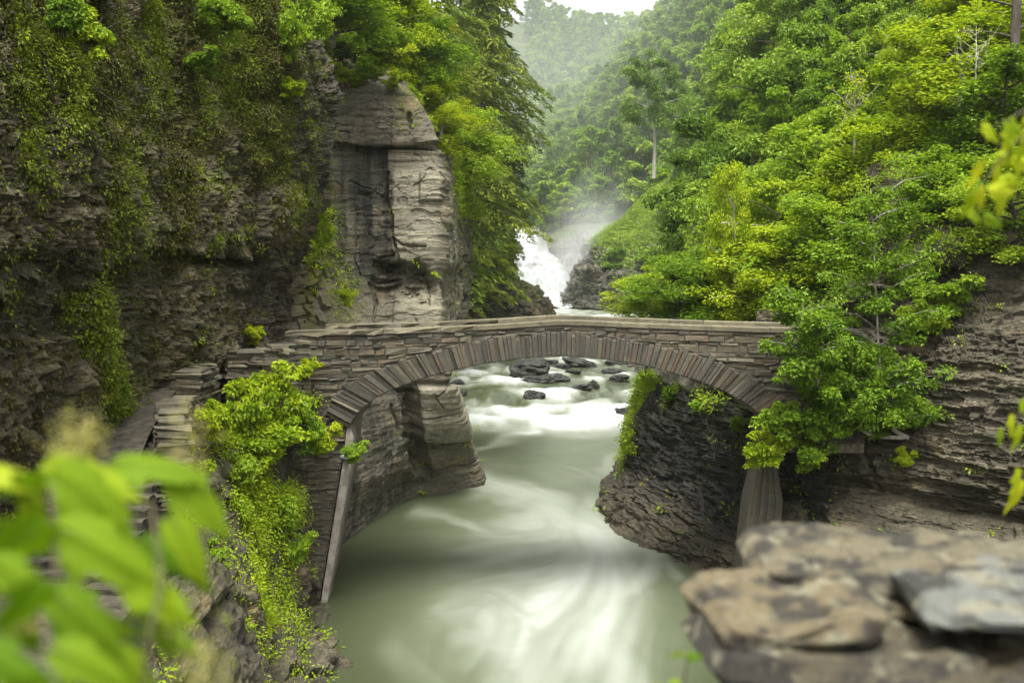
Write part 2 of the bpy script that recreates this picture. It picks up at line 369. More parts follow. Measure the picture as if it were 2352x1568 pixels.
def conifer(seed, h=22.0, w=4.0, m='hem', nb=90, base=0.12, leaf=0.42, per=120, tp_=0.42):
    r = np.random.default_rng(seed); tb = MB()
    tp = _cr(np.array([[0, 0, -1.5], [0, 0, h*0.3], [r.normal()*0.2, r.normal()*0.2, h*0.65], [r.normal()*0.3, r.normal()*0.3, h]]), 14, 0)
    tb.tube(tp, np.linspace(0.018*h, 0.02, 14), 8)
    C, A, Nn, Ls, T = [], [], [], [], []
    for k in range(nb):
        f = base + (0.99 - base) * (k / nb) ** 0.9
        z = f * h; ax = np.array([np.interp(z, tp[:, 2], tp[:, i]) for i in (0, 1)])
        an = k * 2.39996 + r.normal() * 0.35
        R = w * (1 - f) ** tp_ * (0.4 + 0.75 * r.random()) * (1 + .35 * math.sin(f * 17 + seed)) * min(1, .45 + 1.6 * (f - base)) + 0.35
        d = np.array([math.cos(an), math.sin(an)])
        t = np.linspace(0, 1, 8)
        bp = np.concatenate([ax + d * (R * t)[:, None], (z + 0.10 * R * t - (0.42 + 0.2*r.random()) * R * t**2.2)[:, None]], 1)
        tb.tube(bp, np.linspace(0.045, 0.008, 8), 4)
        n = int(per * (0.35 + R / w)); s = r.random(n) ** 0.75
        c = np.stack([np.interp(s, t, bp[:, i]) for i in range(3)], 1)
        side = r.choice([-1, 1], n); per_ = np.array([-d[1], d[0], 0])
        wdt = (0.12 + 0.30 * (1 - np.abs(2*s - 0.9))) * R * r.random(n) ** 0.6
        c = c + per_ * (side * wdt)[:, None]; c[:, 2] -= 0.35 * wdt + 0.10 * r.random(n) - 0.08 * r.normal(size=n)
        a = per_ * (side * (0.5 + 0.4*r.random(n)))[:, None] + np.array([d[0], d[1], -0.35]) * (0.5 + 0.5*r.random(n))[:, None] + r.normal(size=(n, 3)) * 0.25
        C.append(c); A.append(a); Nn.append(np.stack([r.normal(size=n)*0.35, r.normal(size=n)*0.35, np.ones(n)], 1))
        Ls.append(leaf * (0.6 + 0.7 * r.random(n))); T.append(np.clip(0.25 + 0.45 * r.random() + 0.35 * (r.random(n) - 0.3) + 0.22 * (s - 0.5), 0, 1))
    C, A, Nn, Ls, T = map(np.concatenate, (C, A, Nn, Ls, T))
    return tb_mesh(tb, M['bark']), leaf_mesh('crown', leaf_arrays(C, A, Nn, Ls, Ls * 0.3), T, M[m])
def shrub_mesh(seed, sx, sy, sz, leaf, nst=9, clus=26, per=70, m='young', bark='bark', flat=0.6, up=0.6):
    r = np.random.default_rng(seed); tb = MB(); cc, cr = [], []
    for k in range(nst):
        an = r.random() * 2 * PI; q = r.random() ** 0.6
        b = np.array([math.cos(an)*sx*q, math.sin(an)*sy*q, sz * (0.45 + 0.55 * r.random()) * (1 - 0.35*q)])
        lp = limb(r, (r.normal()*0.06*sx, r.normal()*0.06*sy, -0.3), b, (0, 0, 0.12 * sz), 6)
        tb.tube(lp, np.linspace(0.014 + 0.01*sz, 0.005, 6), 5)
        for j in range(max(1, clus // nst)):
            t = 0.3 + 0.75 * r.random(); c = lp[0] + (b - lp[0]) * min(t, 1.05) + r.normal(size=3) * np.array([sx, sy, sz]) * 0.13
            cc.append(c); cr.append((0.14 + 0.16 * r.random()) * (sx + sz) * 0.6)
    v, t = cluster_leaves(np.array(cc), np.array(cr), per, leaf, flat, r)
    return tb_mesh(tb, M[bark]), leaf_mesh('foliage', v, t, M[m])
def bare_mesh(seed, h, spread, bark='palebark', n=16, r0=0.06, nsub=3, lean=0.0):
    r = np.random.default_rng(seed); tb = MB()
    tp = _cr(np.array([[0, 0, -0.5], [lean*0.3, 0, h*0.4], [lean + r.normal()*0.1, r.normal()*0.1, h]]), 10, 0)
    tb.tube(tp, np.linspace(r0, 0.008, 10), 6); tips = []
    for k in range(n):
        f = 0.25 + 0.7 * r.random(); a = np.array([np.interp(f*h, tp[:, 2], tp[:, i]) for i in range(3)])
        an = r.random() * 2 * PI; R = spread * (1.15 - f) * (0.5 + 0.7*r.random())
        b = a + np.array([math.cos(an)*R, math.sin(an)*R*0.8, R * (0.5 + 0.5*r.random())])
        lp = limb(r, a, b, (0, 0, -0.05*R), 6); tb.tube(lp, np.linspace(r0*0.4, 0.006, 6), 4); tips.append(b)
        for j in range(nsub):
            q = lp[2 + j % 3]; e = q + r.normal(size=3) * R * 0.35 + np.array([0, 0, 0.2*R]); tb.tube(limb(r, q, e, (0, 0, 0), 4), np.linspace(r0*0.18, 0.004, 4), 3); tips.append(e)
    return tb, np.array(tips)
def plant(name, meshes, parts, loc, label, cat, group=None, rz=0.0, s=1.0):
    """an Empty at the foot and one child per part; meshes may be shared"""
    e = empty(name, loc, label, cat, group, rz, 1)
    e.scale = s if isinstance(s, tuple) else (s, s, s)
    for me, pn in zip(meshes, parts):
        if me is not None: link(pn, me, e)
    return e
# ------------------------------------------------------------------ hills: one ground sheet carved by the gorge
ST = {
 10: [(-90,70),(-30,40),(-19,12),(-16,-3),(24,-3),(29,5),(38,24),(60,52),(160,90)],
 34: [(-90,75),(-30,40),(-15,16),(-11,-3),(17,-3),(20,6),(23,13),(31,25),(48,50),(160,100)],
 44: [(-90,75),(-30,40),(-14,16),(-9.5,-3),(8.6,-3),(9.6,5.6),(13.5,8),(18,12),(27,23),(44,48),(160,100)],
 60: [(-90,75),(-30,40),(-13,20),(-6.5,14),(-4.6,-2),(8.2,-2),(9.2,6),(13,8),(22,19),(38,45),(160,105)],
 90: [(-90,75),(-30,38),(-11,13),(-6.5,6.5),(-5,-1),(10.0,-1),(11.2,4),(15,9),(23,24),(36,46),(160,110)],
 125:[(-90,75),(-30,36),(-10,14),(-2,8),(-1,6),(3.2,3),(4.9,1),(5.4,0),(18,0),(19.5,4),(22,9),(31,22),(42,44),(160,115)],
 150:[(-90,80),(-30,36),(-10,14),(-3,6),(-1,1),(24,1),(25.5,4),(28,10),(37,23),(47,48),(160,118)],
 175:[(-90,85),(-30,36),(-9,15),(-4,6),(-2.5,2),(26,2),(28,5),(31,12),(40,26),(52,52),(160,122)],
 200:[(-90,90),(-30,36),(-9,16),(-5,6),(-4,3),(17,3),(19.5,6),(23,13.5),(33,25),(45,47),(64,66),(160,126)],
 212:[(-90,91),(-30,36),(-9,17),(-6,8),(-5.5,3),(15,3),(18,8),(21,15),(32,25),(46,46),(64,66),(160,127)],
 226:[(-90,92),(-30,36),(-9,18.2),(-7.5,12),(-7,3),(22,3),(26,9),(30,19),(40,30),(60,60),(160,128)],
 236:[(-90,94),(-30,36),(-16,18.5),(-9,17.6),(8.5,17.6),(12,19.6),(28,22),(42,36),(62,68),(160,130)],
 262:[(-90,96),(-30,34),(-18,20),(-10,19),(12,21),(24,31),(40,50),(65,78),(160,134)],
 300:[(-120,100),(-30,44),(-10,31),(8,32),(22,42),(46,72),(80,98),(160,140)],
 345:[(-120,110),(-30,56),(-5,42),(10,44),(24,52),(42,68),(60,92),(100,118),(160,146)],
 420:[(-150,112),(-30,75),(0,62),(30,68),(80,115),(160,152)],
 600:[(-220,130),(-40,136),(12,136),(28,127),(50,123),(80,120),(130,130),(220,160)],
 760:[(-260,60),(0,60),(260,60)],
}
_ys = np.array(sorted(ST))
def hill(x, y):
    x = np.asarray(x, float); y = np.asarray(y, float)
    tab = np.stack([np.interp(x, *zip(*ST[k])) for k in _ys])
    i = np.clip(np.searchsorted(_ys, y, side='right') - 1, 0, len(_ys) - 2)
    t = np.clip((y - _ys[i]) / (_ys[i+1] - _ys[i]), 0, 1); t = t * t * (3 - 2 * t) if True else t
    a = np.take_along_axis(tab, i[None], 0)[0]; b = np.take_along_axis(tab, i[None] + 1, 0)[0]
    z = a + (b - a) * t
    p = np.stack([x, y, z * 0], -1)
    amp = np.clip((z - 3) / 12, 0, 1)
    return z + amp * (2.2 * fbm(p * 0.035, 4) + 0.8 * fbm(p * 0.2 + 9, 3))
xs = np.concatenate([np.linspace(-260, -40, 60), np.linspace(-39, 60, 300), np.linspace(62, 260, 60)])
ysg = np.concatenate([np.linspace(10, 130, 180), np.linspace(131, 270, 240), np.linspace(273, 760, 130)])
gx, gy = np.meshgrid(xs, ysg); gz = hill(gx, gy)
gp = np.stack([gx, gy, gz], -1)
# rock shows where the ground is steep: ledges there, soil and grass elsewhere
gn = normals(gp); steep = 1 - np.abs(gn[..., 2])
wlk = sm(0.36, 0.56, steep)
led = beds(gp, 0.9, 0.22, 4.0, 0.5) * 0.7 + beds(gp, 0.35, 0.5, 8.0, 0.4) * 0.35
gp = gp + gn * np.sign(gn[..., 2:3]) * (wlk * led)[..., None]
me = new_mesh('hillside', gp, grid_faces(*gx.shape), False, {'moss': np.clip(0.5 + 0.9 * fbm(gp * 0.12, 3), 0, 1), 'rock': wlk}, [])
m, nt, _, _ = mat('hill_ground'); s_ = N(nt); p_ = s_.obj()
st_ = s_.noise(s_.vmul(p_, (0.25, 0.25, 2.4)), 1.0, 6, 0.65, 0.3); fi_ = s_.noise(p_, 1.2, 7, 0.7)
rk = s_.ramp(s_.math('ADD', s_.math('MULTIPLY', st_, 0.55), s_.math('MULTIPLY', fi_, 0.45)), [(0.36, (0.018, 0.016, 0.013)), (0.5, (0.07, 0.062, 0.05)), (0.62, (0.19, 0.17, 0.14))])
rk = s_.mix(s_.math('MULTIPLY', s_.attr('moss'), s_.mr(s_.noise(p_, 0.5, 5), 0.5, 0.62)), rk, (0.075, 0.095, 0.02))
gr = s_.mix(fi_, (0.03, 0.045, 0.012), (0.06, 0.075, 0.02))
s_.out(s_.bsdf(s_.mix(s_.attr('rock'), gr, rk), 0.9, s_.bump(s_.math('ADD', st_, fi_), 0.9, 0.25)))
me.materials.append(m)
tag(link('hillside', me), 'steep wooded gorge sides and rock ledges running up the river', None, None, 'structure')

# ------------------------------------------------------------------ left cliff: tall mossy shale wall over the path
C = []
for u, d, base, top_d, edge in [(-420, 15, 1900, 3, 0), (-120, 18.5, 1420, 3, 0), (60, 21.0, 1200, 3, 0), (190, 23.6, 1075, 3, 0), (300, 27.0, 955, 3, 0), (430, 30.6, 858, 3, 0), (540, 33.6, 782, 3.2, 0), (640, 37.0, 740, 3.6, 0), (715, 39.0, 712, 4.6, 1), (752, 40.6, 700, 6.5, 1), (748, 47.0, 700, 9, 2)]:
    col = []
    for v, dd, du in [(-800, top_d * 2.2, -30), (-150, top_d, -15), (60, top_d * 0.45, -10), (200, 0.5, 0), (330, -0.1, -6), (460, -0.35, -16), (545, -0.3, -48), (590, 0.35, -70), (680, 0.45, -85), (None, -0.1, -100), ('b', -0.4, -100)]:
        k = d / 30.0
        vv = base if v is None else (base + 140 if v == 'b' else v)
        if isinstance(v, (int, float)) and v > 300: vv = min(v, base - 40 + (v - 680) * 0.3) if base < 760 else 330 + (v - 330) * (1 + (base - 760) / 700 * 0.5) if v > 330 else v
        if v in (None, 'b') and u < 520: vv, d_ = vv - 6, d; u_ = u - 34
        else: u_ = u
        col.append((u_ + (du if edge else 0), vv, d + dd * k))
    C.append(col)
C = np.array(C, float).transpose(1, 0, 2)
L = Sheet(C, 640, 560)
p = L.p
L.push(0.9 * fbm(S3(p, .16, .16, .10), 4) * 1.0)
L.push(0.16 * beds(p, 0.6, 0.7, 1.0, 0.6) + 0.12 * beds(p, 0.22, 1.8, 5.0, 0.5) + 0.08 * beds(p, 0.12, 4.0, 9.0, 0.4) + .20 * fbm(S3(p, 3.2, 3.2, 1.3), 4) + .16 * fbm(S3(p, 9, 9, 4.5) + 3, 2))
# slots and hollows under the overhang
L.push(-0.9 * carve(L.uu, L.vv, [(-300, 690), (60, 612), (110, 608)], 16) - 0.6 * carve(L.uu, L.vv, [(320, 585), (480, 600), (600, 605)], 12) - 0.5 * ell(L.uu, L.vv, 200, 40, 26, 50))
L.push(0.45 * sm(0.1, 0.5, vn(S3(p, .7, .7, .35) + 40)) * 1.0)
L.push(0.12 * fbm(p * 2.2, 3) + 0.08 * fbm(S3(p, 7, 7, 5), 2) + .05 * vn(p * 14))
L.renorm()
patch = sm(-0.25, 0.25, fbm(S3(L.p, .22, .22, .12) + 3, 4))
hi = sm(760, 150, L.vv)
lm = np.clip(0.25 + 0.9 * hi * patch + 0.35 * sm(700, 900, L.vv) * patch, 0, 1) * sm(740, 560, L.uu + 0.25 * (L.vv - 300))
lm = np.clip(lm, 0.08, 1)
L.build('cliff', M['shale'], 'dark overhanging shale cliff hung with moss above the footpath', None, attrs={'moss': lm})
# ------------------------------------------------------------------ grey sandstone buttress behind the bridge, running down to the pool
B = [ # rows top to bottom, columns left to right
 [(560,-60,62),(700,-10,58),(760,50,54),(800,95,53),(870,120,53),(925,185,53),(960,240,55),(985,270,62)],
 [(560,180,54),(700,180,52),(775,200,49.8),(850,205,49.6),(915,215,49.6),(945,240,49.8),(965,262,52),(1000,290,62)],
 [(560,330,52),(700,330,50.5),(772,327,49.4),(850,329,49.2),(935,331,49.2),(992,335,49.6),(1012,340,54),(1060,350,63)],
 [(560,350,52),(700,350,50.6),(770,345,49.7),(850,346,49.6),(935,347,49.6),(990,352,50),(1010,362,54),(1062,375,64)],
 [(560,480,51),(690,500,49.5),(752,480,49.6),(850,470,49.4),(930,468,49.3),(1002,470,49.6),(1024,470,54),(1068,470,64)],
 [(560,640,47),(650,640,47),(752,630,48.6),(850,620,49.3),(930,610,49.0),(1003,600,49.2),(1028,600,54),(1072,600,64)],
 [(560,750,45),(640,750,45.8),(745,750,46.8),(850,745,48.3),(930,742,48.6),(1012,738,48.6),(1036,735,54),(1066,730,64)],
 [(640,860,43),(700,860,43.2),(790,865,44),(880,868,46.5),(940,868,47.8),(1028,868,48.2),(1026,868,54),(1020,868,66)],
 [(640,980,41),(720,990,41.2),(800,990,42.5),(890,985,46.0),(950,980,48.3),(1060,975,49.8),(1056,970,56),(1050,965,68)],
 [(640,1090,40),(730,1100,40.2),(812,1110,42),(900,1085,46.6),(962,1060,49.6),(1082,1052,52.6),(1078,1046,59),(1070,1040,70)],
 [(640,1240,38.4),(740,1225,39.4),(830,1172,43.9),(925,1108,49.5),(985,1100,51),(1100,1092,53.0),(1094,1086,60),(1085,1080,72)],
 [(640,1330,38.4),(742,1300,39.6),(832,1222,43.9),(928,1160,49.5),(988,1150,51),(1106,1140,53.2),(1100,1136,60),(1090,1130,72)],
]
Bt = Sheet(B, 380, 520)
p = Bt.p; uu, vv = Bt.uu.copy(), Bt.vv.copy()
front = sm(735, 775, uu) * sm(1060, 1030, uu - np.clip(vv - 740, 0, 400) * 0.2)
Bt.push(0.35 * fbm(p * 0.3, 4) * (1 - 0.75 * front) + (0.05 * beds(p, 0.8, 0.3, 2.0, 0.1) + .025 * beds(p, .13, .8, 14.0, .05)) * front + 0.35 * beds(p, 0.4, 0.8, 6.0, 0.3) * (1 - front))
cracks = [([(740,326),(800,330),(870,340),(935,340),(990,345)], 4, .4), ([(800,418),(860,440),(893,462)], 2.5, .15), ([(893,400),(893,462),(903,500),(905,545),(915,572)], 7, .5), 
          ([(905,545),(930,565),(975,572)], 4, .3), ([(855,610),(870,592),(905,585)], 5, .4),
          ([(970,640),(985,660),(990,700)], 3, .2), ([(848,650),(862,690),(860,735)], 5, .35),
          ([(935,880),(950,940),(945,1000),(975,1030),(965,1080)], 7, .6), ([(1040,875),(1000,905),(1010,930)], 3, .2), ([(975,955),(1060,940)], 2.5, .25), ([(985,1022),(1075,1005)], 3, .3),
          ([(985,1075),(1085,1058)], 3, .3), ([(940,268),(942,300)], 7, .5), ([(900,930),(912,985),(905,1040)], 6, .4)]
wv = 3.0 * vn(p * 2.3); wu = 3.0 * vn(p * 2.3 + 40)
for ln, w, dp in cracks: Bt.push(-dp * .8 * carve(uu + wu + 1.5*vn(p*.9+7), vv + wv + 1.5*vn(p*.9+70), ln, w * .62, 4) * (0.75 + 0.25 * vn(p * 1.5)))
uc = np.interp(vv, [330, 462, 500, 545, 572, 600], [890, 893, 903, 905, 915, 928]) + wu
Bt.push(.34 * sm(-1.5, 1.5, uu - uc) * front * sm(342, 346, vv) * sm(640, 600, vv) + .22 * front * sm(1003, 990, uu) * sm(962, 966, uu) * sm(400, 404, vv) * sm(470, 466, vv))
win = sm(848, 862, uu + 4*wu) * sm(985, 950, uu + 5*wu - .35*(vv - 600))
und = sm(597, 602, vv + 3*wv) * sm(715, 640, vv + 4*wv) * win
Bt.push(-0.75 * und + 0.30 * und * beds(p, .16, .9, 33.0, .15))
blk = beds(p, 2.3, .16, 51.0, .5) * .12 + beds(p, .9, .3, 57.0, .3) * .06
Bt.push(blk * front * sm(870, 780, vv))
Bt.push(-0.7 * carve(uu + 2*wu, vv + wv, [(930,880),(942,945),(948,1000),(968,1075)], 17, 6) * (0.8 + .4 * beds(p, .3, 1, 3.0, .2)))
Bt.push(.35 * sm(955, 962, uu - .04*(vv - 880)) * sm(880, 890, vv) * sm(1010, 1004, vv) + .2 * sm(968, 975, uu) * sm(1006, 1010, vv))
Bt.push(0.22 * sm(335, 330, vv) * front + 0.12 * sm(900, 906, uu) * sm(390, 410, vv) * front * sm(880, 870, vv))
Bt.push(0.05 * fbm(S3(p, .6, .6, 5), 3) + 0.035 * fbm(p * 3, 3))
Bt.renorm()
bm = np.clip(ell(uu, vv, 720, 640, 90, 150) + ell(uu, vv, 930, 225, 22, 60) + 0.8 * ell(uu, vv, 800, 100, 90, 60) + 0.35 * ell(uu, vv, 1040, 560, 30, 250), 0, 1)
Bt.build('rock_buttress', M['sandstone'], 'pale grey sandstone buttress behind the left end of the bridge', None, attrs={'moss': bm, 'wet_shade': np.clip(1.3 * sm(905, 880, uu) * sm(310, 350, vv) * sm(700, 620, vv) + .5 * ell(uu, vv, 830, 260, 40, 60) + .6 * sm(1006, 1016, uu) * sm(760, 740, vv) + .5 * ell(uu, vv, 1010, 1000, 60, 40) + .8 * sm(955, 935, uu) * sm(860, 900, vv), 0, 1), 'pale': np.clip(ell(uu, vv, 680, 660, 26, 70) + .9 * ell(uu, vv, 960, 700, 60, 50) + 1.0 * sm(962, 972, uu - .04*(vv-880)) * sm(1060, 1050, uu - .2*(vv - 880)) * sm(870, 880, vv) * sm(1006, 1002, vv) + .8 * sm(905, 915, uu) * sm(1000, 985, uu) * sm(390, 420, vv) * sm(600, 560, vv) + .35 * sm(905, 915, uu) * sm(300, 340, vv) * sm(740, 700, vv), 0, 1)})  # dark mask: damp rock at left, shade painted into the right side face
# ------------------------------------------------------------------ left bank below the path
K = [
 [(738,930,34.6),(690,900,33.6),(560,960,31),(455,1050,27.6),(405,1130,24.6),(360,1330,20),(300,1750,14.5),(200,2600,9.5)],
 [(745,1000,34.9),(705,1010,34.2),(600,1040,31.4),(515,1080,28.2),(470,1180,24.8),(430,1420,20),(380,1900,14.5),(300,2800,9.5)],
 [(748,1130,35),(712,1130,34.2),(640,1140,31.6),(560,1150,28.6),(535,1260,25.2),(520,1500,20.4),(500,2000,14.9),(450,2900,9.8)],
 [(745,1260,35),(715,1262,34.0),(660,1260,31.5),(590,1260,28.6),(570,1360,25.2),(575,1600,20.4),(570,2150,14.9),(520,3100,9.8)],
 [(742,1380,35),(728,1390,34.0),(690,1400,31.6),(615,1400,28.8),(600,1500,25.6),(640,1760,20.8),(650,2350,15.2),(600,3300,10)],
 [(745,1412,34.6),(752,1425,33.6),(778,1480,31.2),(800,1560,28.6),(790,1690,25.4),(780,1950,20.6),(760,2500,15),(700,3500,10)],
 [(750,1470,34.6),(757,1490,33.6),(783,1550,31.2),(804,1640,28.6),(794,1800,25.4),(784,2060,20.6),(764,2650,15),(700,3700,10)],
]
Kb = Sheet(K, 330, 330)
p = Kb.p
Kb.push(0.45 * fbm(p * 0.45, 4) + 0.24 * beds(p, 0.6, 0.6, 3.0, 0.4) + 0.10 * beds(p, 0.2, 1.5, 7.0, 0.3))
Kb.push(-0.7 * ell(Kb.uu, Kb.vv, 640, 1530, 14, 45) - 0.35 * carve(Kb.uu, Kb.vv, [(715, 1390), (705, 1480), (690, 1560)], 8))
Kb.push(0.06 * fbm(p * 3.0, 3))
Kb.renorm()
Kb.build('river_bank', M['bank'], 'steep rocky bank falling from the path wall to the pool', None, attrs={'moss': np.clip(sm(620, 480, Kb.uu) * 0.7 + 0.25, 0, 1)})
# ------------------------------------------------------------------ right bank: black undercut shale under the arch
R_ = [
 [(1500,862,66),(1486,866,56),(1492,868,51),(1545,885,46),(1640,915,42),(1740,950,38.5),(1800,985,36.2),(1900,1020,33)],
 [(1490,905,64),(1466,905,56),(1470,905,51),(1530,925,45.6),(1625,950,41.6),(1735,980,38.2),(1800,1010,36),(1900,1050,32.8)],
 [(1480,965,62),(1452,975,55),(1450,985,50),(1515,985,45.6),(1615,1005,41.4),(1728,1035,38),(1800,1060,36),(1900,1090,32.8)],
 [(1470,1020,62),(1445,1040,54),(1440,1070,49.4),(1505,1080,45.4),(1610,1100,41.2),(1720,1130,38),(1800,1150,36),(1900,1180,32.6)],
 [(1450,1080,62),(1415,1100,54),(1400,1140,48),(1480,1180,44),(1590,1215,40),(1705,1240,37),(1800,1270,35),(1900,1310,32)],
 [(1440,1096,60),(1398,1118,53),(1400,1190,46.3),(1455,1245,42.4),(1565,1290,39.4),(1680,1345,36.4),(1800,1420,33),(1940,1560,28.2)],
 [(1440,1150,60),(1398,1170,53),(1400,1245,46.3),(1455,1300,42.4),(1565,1345,39.4),(1680,1405,36.4),(1800,1480,33),(1940,1640,28.2)],
]
Rb = Sheet(R_, 380, 360)
p = Rb.p
Rb.push(0.3 * fbm(p * 0.35, 3) + 0.16 * beds(p, 0.5, 0.25, 12.0, 0.4) + 0.10 * beds(p, 0.18, .5, 17.0, 0.3) + .06 * beds(p, .08, 1.2, 18.0, .15))
Rb.push(.35 * sm(1.6, .2, p[..., 2]) * (1 + .5 * beds(p, .25, .4, 19.0, .2)))
Rb.push(0.03 * fbm(p * 4, 3)); Rb.renorm()
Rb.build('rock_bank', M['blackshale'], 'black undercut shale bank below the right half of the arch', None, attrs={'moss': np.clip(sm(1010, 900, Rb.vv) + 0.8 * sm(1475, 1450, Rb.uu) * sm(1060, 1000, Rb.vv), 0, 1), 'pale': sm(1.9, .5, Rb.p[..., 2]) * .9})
# ------------------------------------------------------------------ right cliff: layered siltstone
Q = [
 [(1700, 560, 48.5), (1850, 530, 46.07), (1990, 380, 42.84), (2120, 340, 41.7), (2230, 420, 40.73), (2360, 420, 39.58), (2480, 400, 38.53), (2760, 300, 36.06)],
 [(1720, 640, 44.5), (1860, 640, 42.48), (2000, 520, 40.25), (2130, 480, 39.11), (2240, 520, 38.14), (2360, 520, 37.08), (2480, 510, 36.03), (2760, 480, 33.56)],
 [(1740, 720, 39.8), (1880, 720, 38.61), (2010, 650, 37.46), (2140, 580, 36.32), (2250, 565, 35.35), (2360, 558, 34.38), (2480, 560, 33.33), (2760, 560, 30.86)],
 [(1750, 770, 40.4), (1890, 775, 39.12), (2020, 720, 37.98), (2150, 640, 36.83), (2260, 600, 35.86), (2360, 590, 34.98), (2480, 595, 33.93), (2760, 620, 31.46)],
 [(1770, 860, 38.18), (1900, 870, 37.03), (2030, 860, 35.89), (2140, 800, 34.92), (2250, 760, 33.95), (2360, 760, 32.98), (2480, 780, 31.93), (2760, 850, 29.46)],
 [(1780, 960, 37.09), (1900, 965, 36.03), (2030, 965, 34.89), (2140, 950, 33.92), (2250, 930, 32.95), (2360, 930, 31.98), (2480, 955, 30.93), (2760, 1060, 28.46)],
 [(1785, 1040, 36.24), (1880, 1030, 35.41), (2000, 1035, 34.35), (2120, 1050, 33.3), (2240, 1060, 32.24), (2360, 1075, 31.18), (2480, 1120, 30.13), (2760, 1260, 27.66)],
 [(1790, 1130, 35.8), (1880, 1120, 35.01), (2000, 1140, 33.95), (2120, 1165, 32.9), (2240, 1185, 31.84), (2360, 1205, 30.78), (2480, 1255, 29.73), (2760, 1420, 27.26)],
 [(1790, 1160, 35.4), (1880, 1150, 34.61), (2000, 1170, 33.55), (2120, 1195, 32.5), (2240, 1215, 31.44), (2360, 1235, 30.38), (2480, 1285, 29.33), (2760, 1460, 26.86)],
 [(1790, 1290, 33.6), (1880, 1300, 32.81), (2000, 1330, 31.75), (2120, 1360, 30.7), (2240, 1400, 29.64), (2360, 1440, 28.58), (2480, 1520, 27.53), (2760, 1720, 25.06)],
 [(1790, 1480, 29.6), (1880, 1520, 28.81), (2000, 1600, 27.75), (2120, 1700, 26.7), (2240, 1800, 25.64), (2360, 1900, 24.58), (2480, 2020, 23.53), (2760, 2320, 21.06)],
]
Qc = Sheet(Q, 560, 520)
p = Qc.p; uu, vv = Qc.uu.copy(), Qc.vv.copy()
low = sm(1090, 1160, vv - (uu - 1800) * 0.08)
Qc.push(0.42 * fbm(S3(p, .3, .3, .45), 3) * (1 - 0.5 * low) + (0.20 * beds(p, 0.34, 0.16, 21.0, 0.6) + 0.13 * beds(p, 0.15, .4, 25.0, 0.4) + 0.08 * beds(p, 0.08, 1.0, 29.0, 0.2) + .05 * beds(p, .05, 2.4, 30.0, .1)) * (1 - 0.4 * low))
Qc.push(-0.55 * carve(uu, vv, [(1800, 1125), (1950, 1110), (2080, 1140), (2200, 1170), (2400, 1200)], 15) - 0.7 * carve(uu, vv, [(2230, 578), (2420, 566)], 12))
Qc.push(-0.5 * ell(uu, vv, 2200, 1150, 90, 22) - 0.35 * carve(uu, vv, [(1985, 1040), (2015, 1095)], 5) - 0.3 * carve(uu, vv, [(2000, 1045), (2002, 1120)], 4))
Qc.push(0.05 * fbm(p * 3, 3)); Qc.renorm()
Qc.build('rock_cliff', M['rightcliff'], 'brown layered rock cliff at the right end of the bridge', None, attrs={'moss': np.clip(sm(760, 600, vv) * sm(2250, 2050, uu) * 0.8 + 0.15, 0, 1)})

# ------------------------------------------------------------------ dark rock point left of the falls
W_ = [
 [(1020,560,128),(1060,580,127),(1110,625,126),(1180,640,125),(1225,660,124.5),(1252,690,124),(1266,716,123.5),(1280,760,123)],
 [(1020,600,116),(1060,606,115.5),(1110,640,115),(1180,655,116),(1222,672,117.5),(1250,694,119),(1268,720,120.5),(1284,766,121)],
 [(1020,640,113),(1060,650,112.6),(1110,668,112.6),(1175,680,113.6),(1215,694,115),(1246,712,116.6),(1266,732,118.4),(1284,770,119.6)],
 [(1020,700,111.6),(1060,704,111.4),(1110,708,111.6),(1170,710,112.4),(1212,716,113.6),(1246,728,115.4),(1268,745,117.4),(1286,776,118.8)],
 [(1020,800,110),(1060,800,110),(1110,800,110),(1170,800,111),(1212,800,112),(1246,800,114),(1268,800,116),(1288,800,118)],
]
Wr = Sheet(W_, 200, 130); p = Wr.p
Wr.push(.7 * fbm(p * .3, 4) + .42 * beds(p, .9, .3, 61.0, .5) + .25 * beds(p, .35, .7, 63.0, .3) + .15 * fbm(p * 2, 3)); Wr.renorm()
Wr.build('rock_point', M['farrock'], 'dark brown layered rock point in front of the falls', None, attrs={'moss': np.clip(sm(700, 655, Wr.vv) * 1.0 + .1, 0, 1)})

# ------------------------------------------------------------------ layered knob right of the falls with its grassy shoulder
E_ = [
 [(1395,520,232),(1400,520,214),(1440,490,214),(1490,440,215),(1540,392,216),(1640,322,212),(1780,290,196)],
 [(1350,556,222),(1376,544,207),(1420,515,205),(1484,462,206),(1545,410,207),(1645,345,203),(1775,320,188)],
 [(1338,580,217),(1372,563,204),(1425,545,200),(1490,518,198),(1560,486,195),(1650,440,188),(1770,430,172)],
 [(1336,606,215),(1368,603,201),(1420,608,196),(1500,612,190),(1580,608,184),(1660,600,176),(1775,590,160)],
 [(1322,616,212),(1348,620,198),(1400,632,193),(1490,640,186),(1580,643,179),(1670,640,168),(1780,635,150)],
 [(1302,658,213),(1314,662,204),(1360,665,196),(1440,670,187.5),(1560,680,178),(1670,690,166),(1790,690,148)],
 [(1290,680,213),(1302,684,205),(1352,688,197),(1434,698,186),(1560,710,174),(1670,720,163),(1790,725,146)],
 [(1283,699,213),(1296,707,206),(1344,716,197.5),(1430,727,184),(1560,742,170),(1670,752,160),(1790,760,145)],
 [(1283,725,213),(1296,735,206),(1344,745,197.5),(1430,757,184),(1560,772,170),(1670,782,160),(1790,790,145)],
]
Wk = Sheet(E_, 330, 240); p = Wk.p
rk_ = sm(548, 575, Wk.vv - .0*Wk.uu) 
Wk.push((.9 * fbm(p * .16, 4) + .8 * beds(p, 1.1, .12, 71.0, .6) + .5 * beds(p, .45, .3, 73.0, .4) + .25 * fbm(p * 1.2, 3)) * (.35 + .65 * rk_))
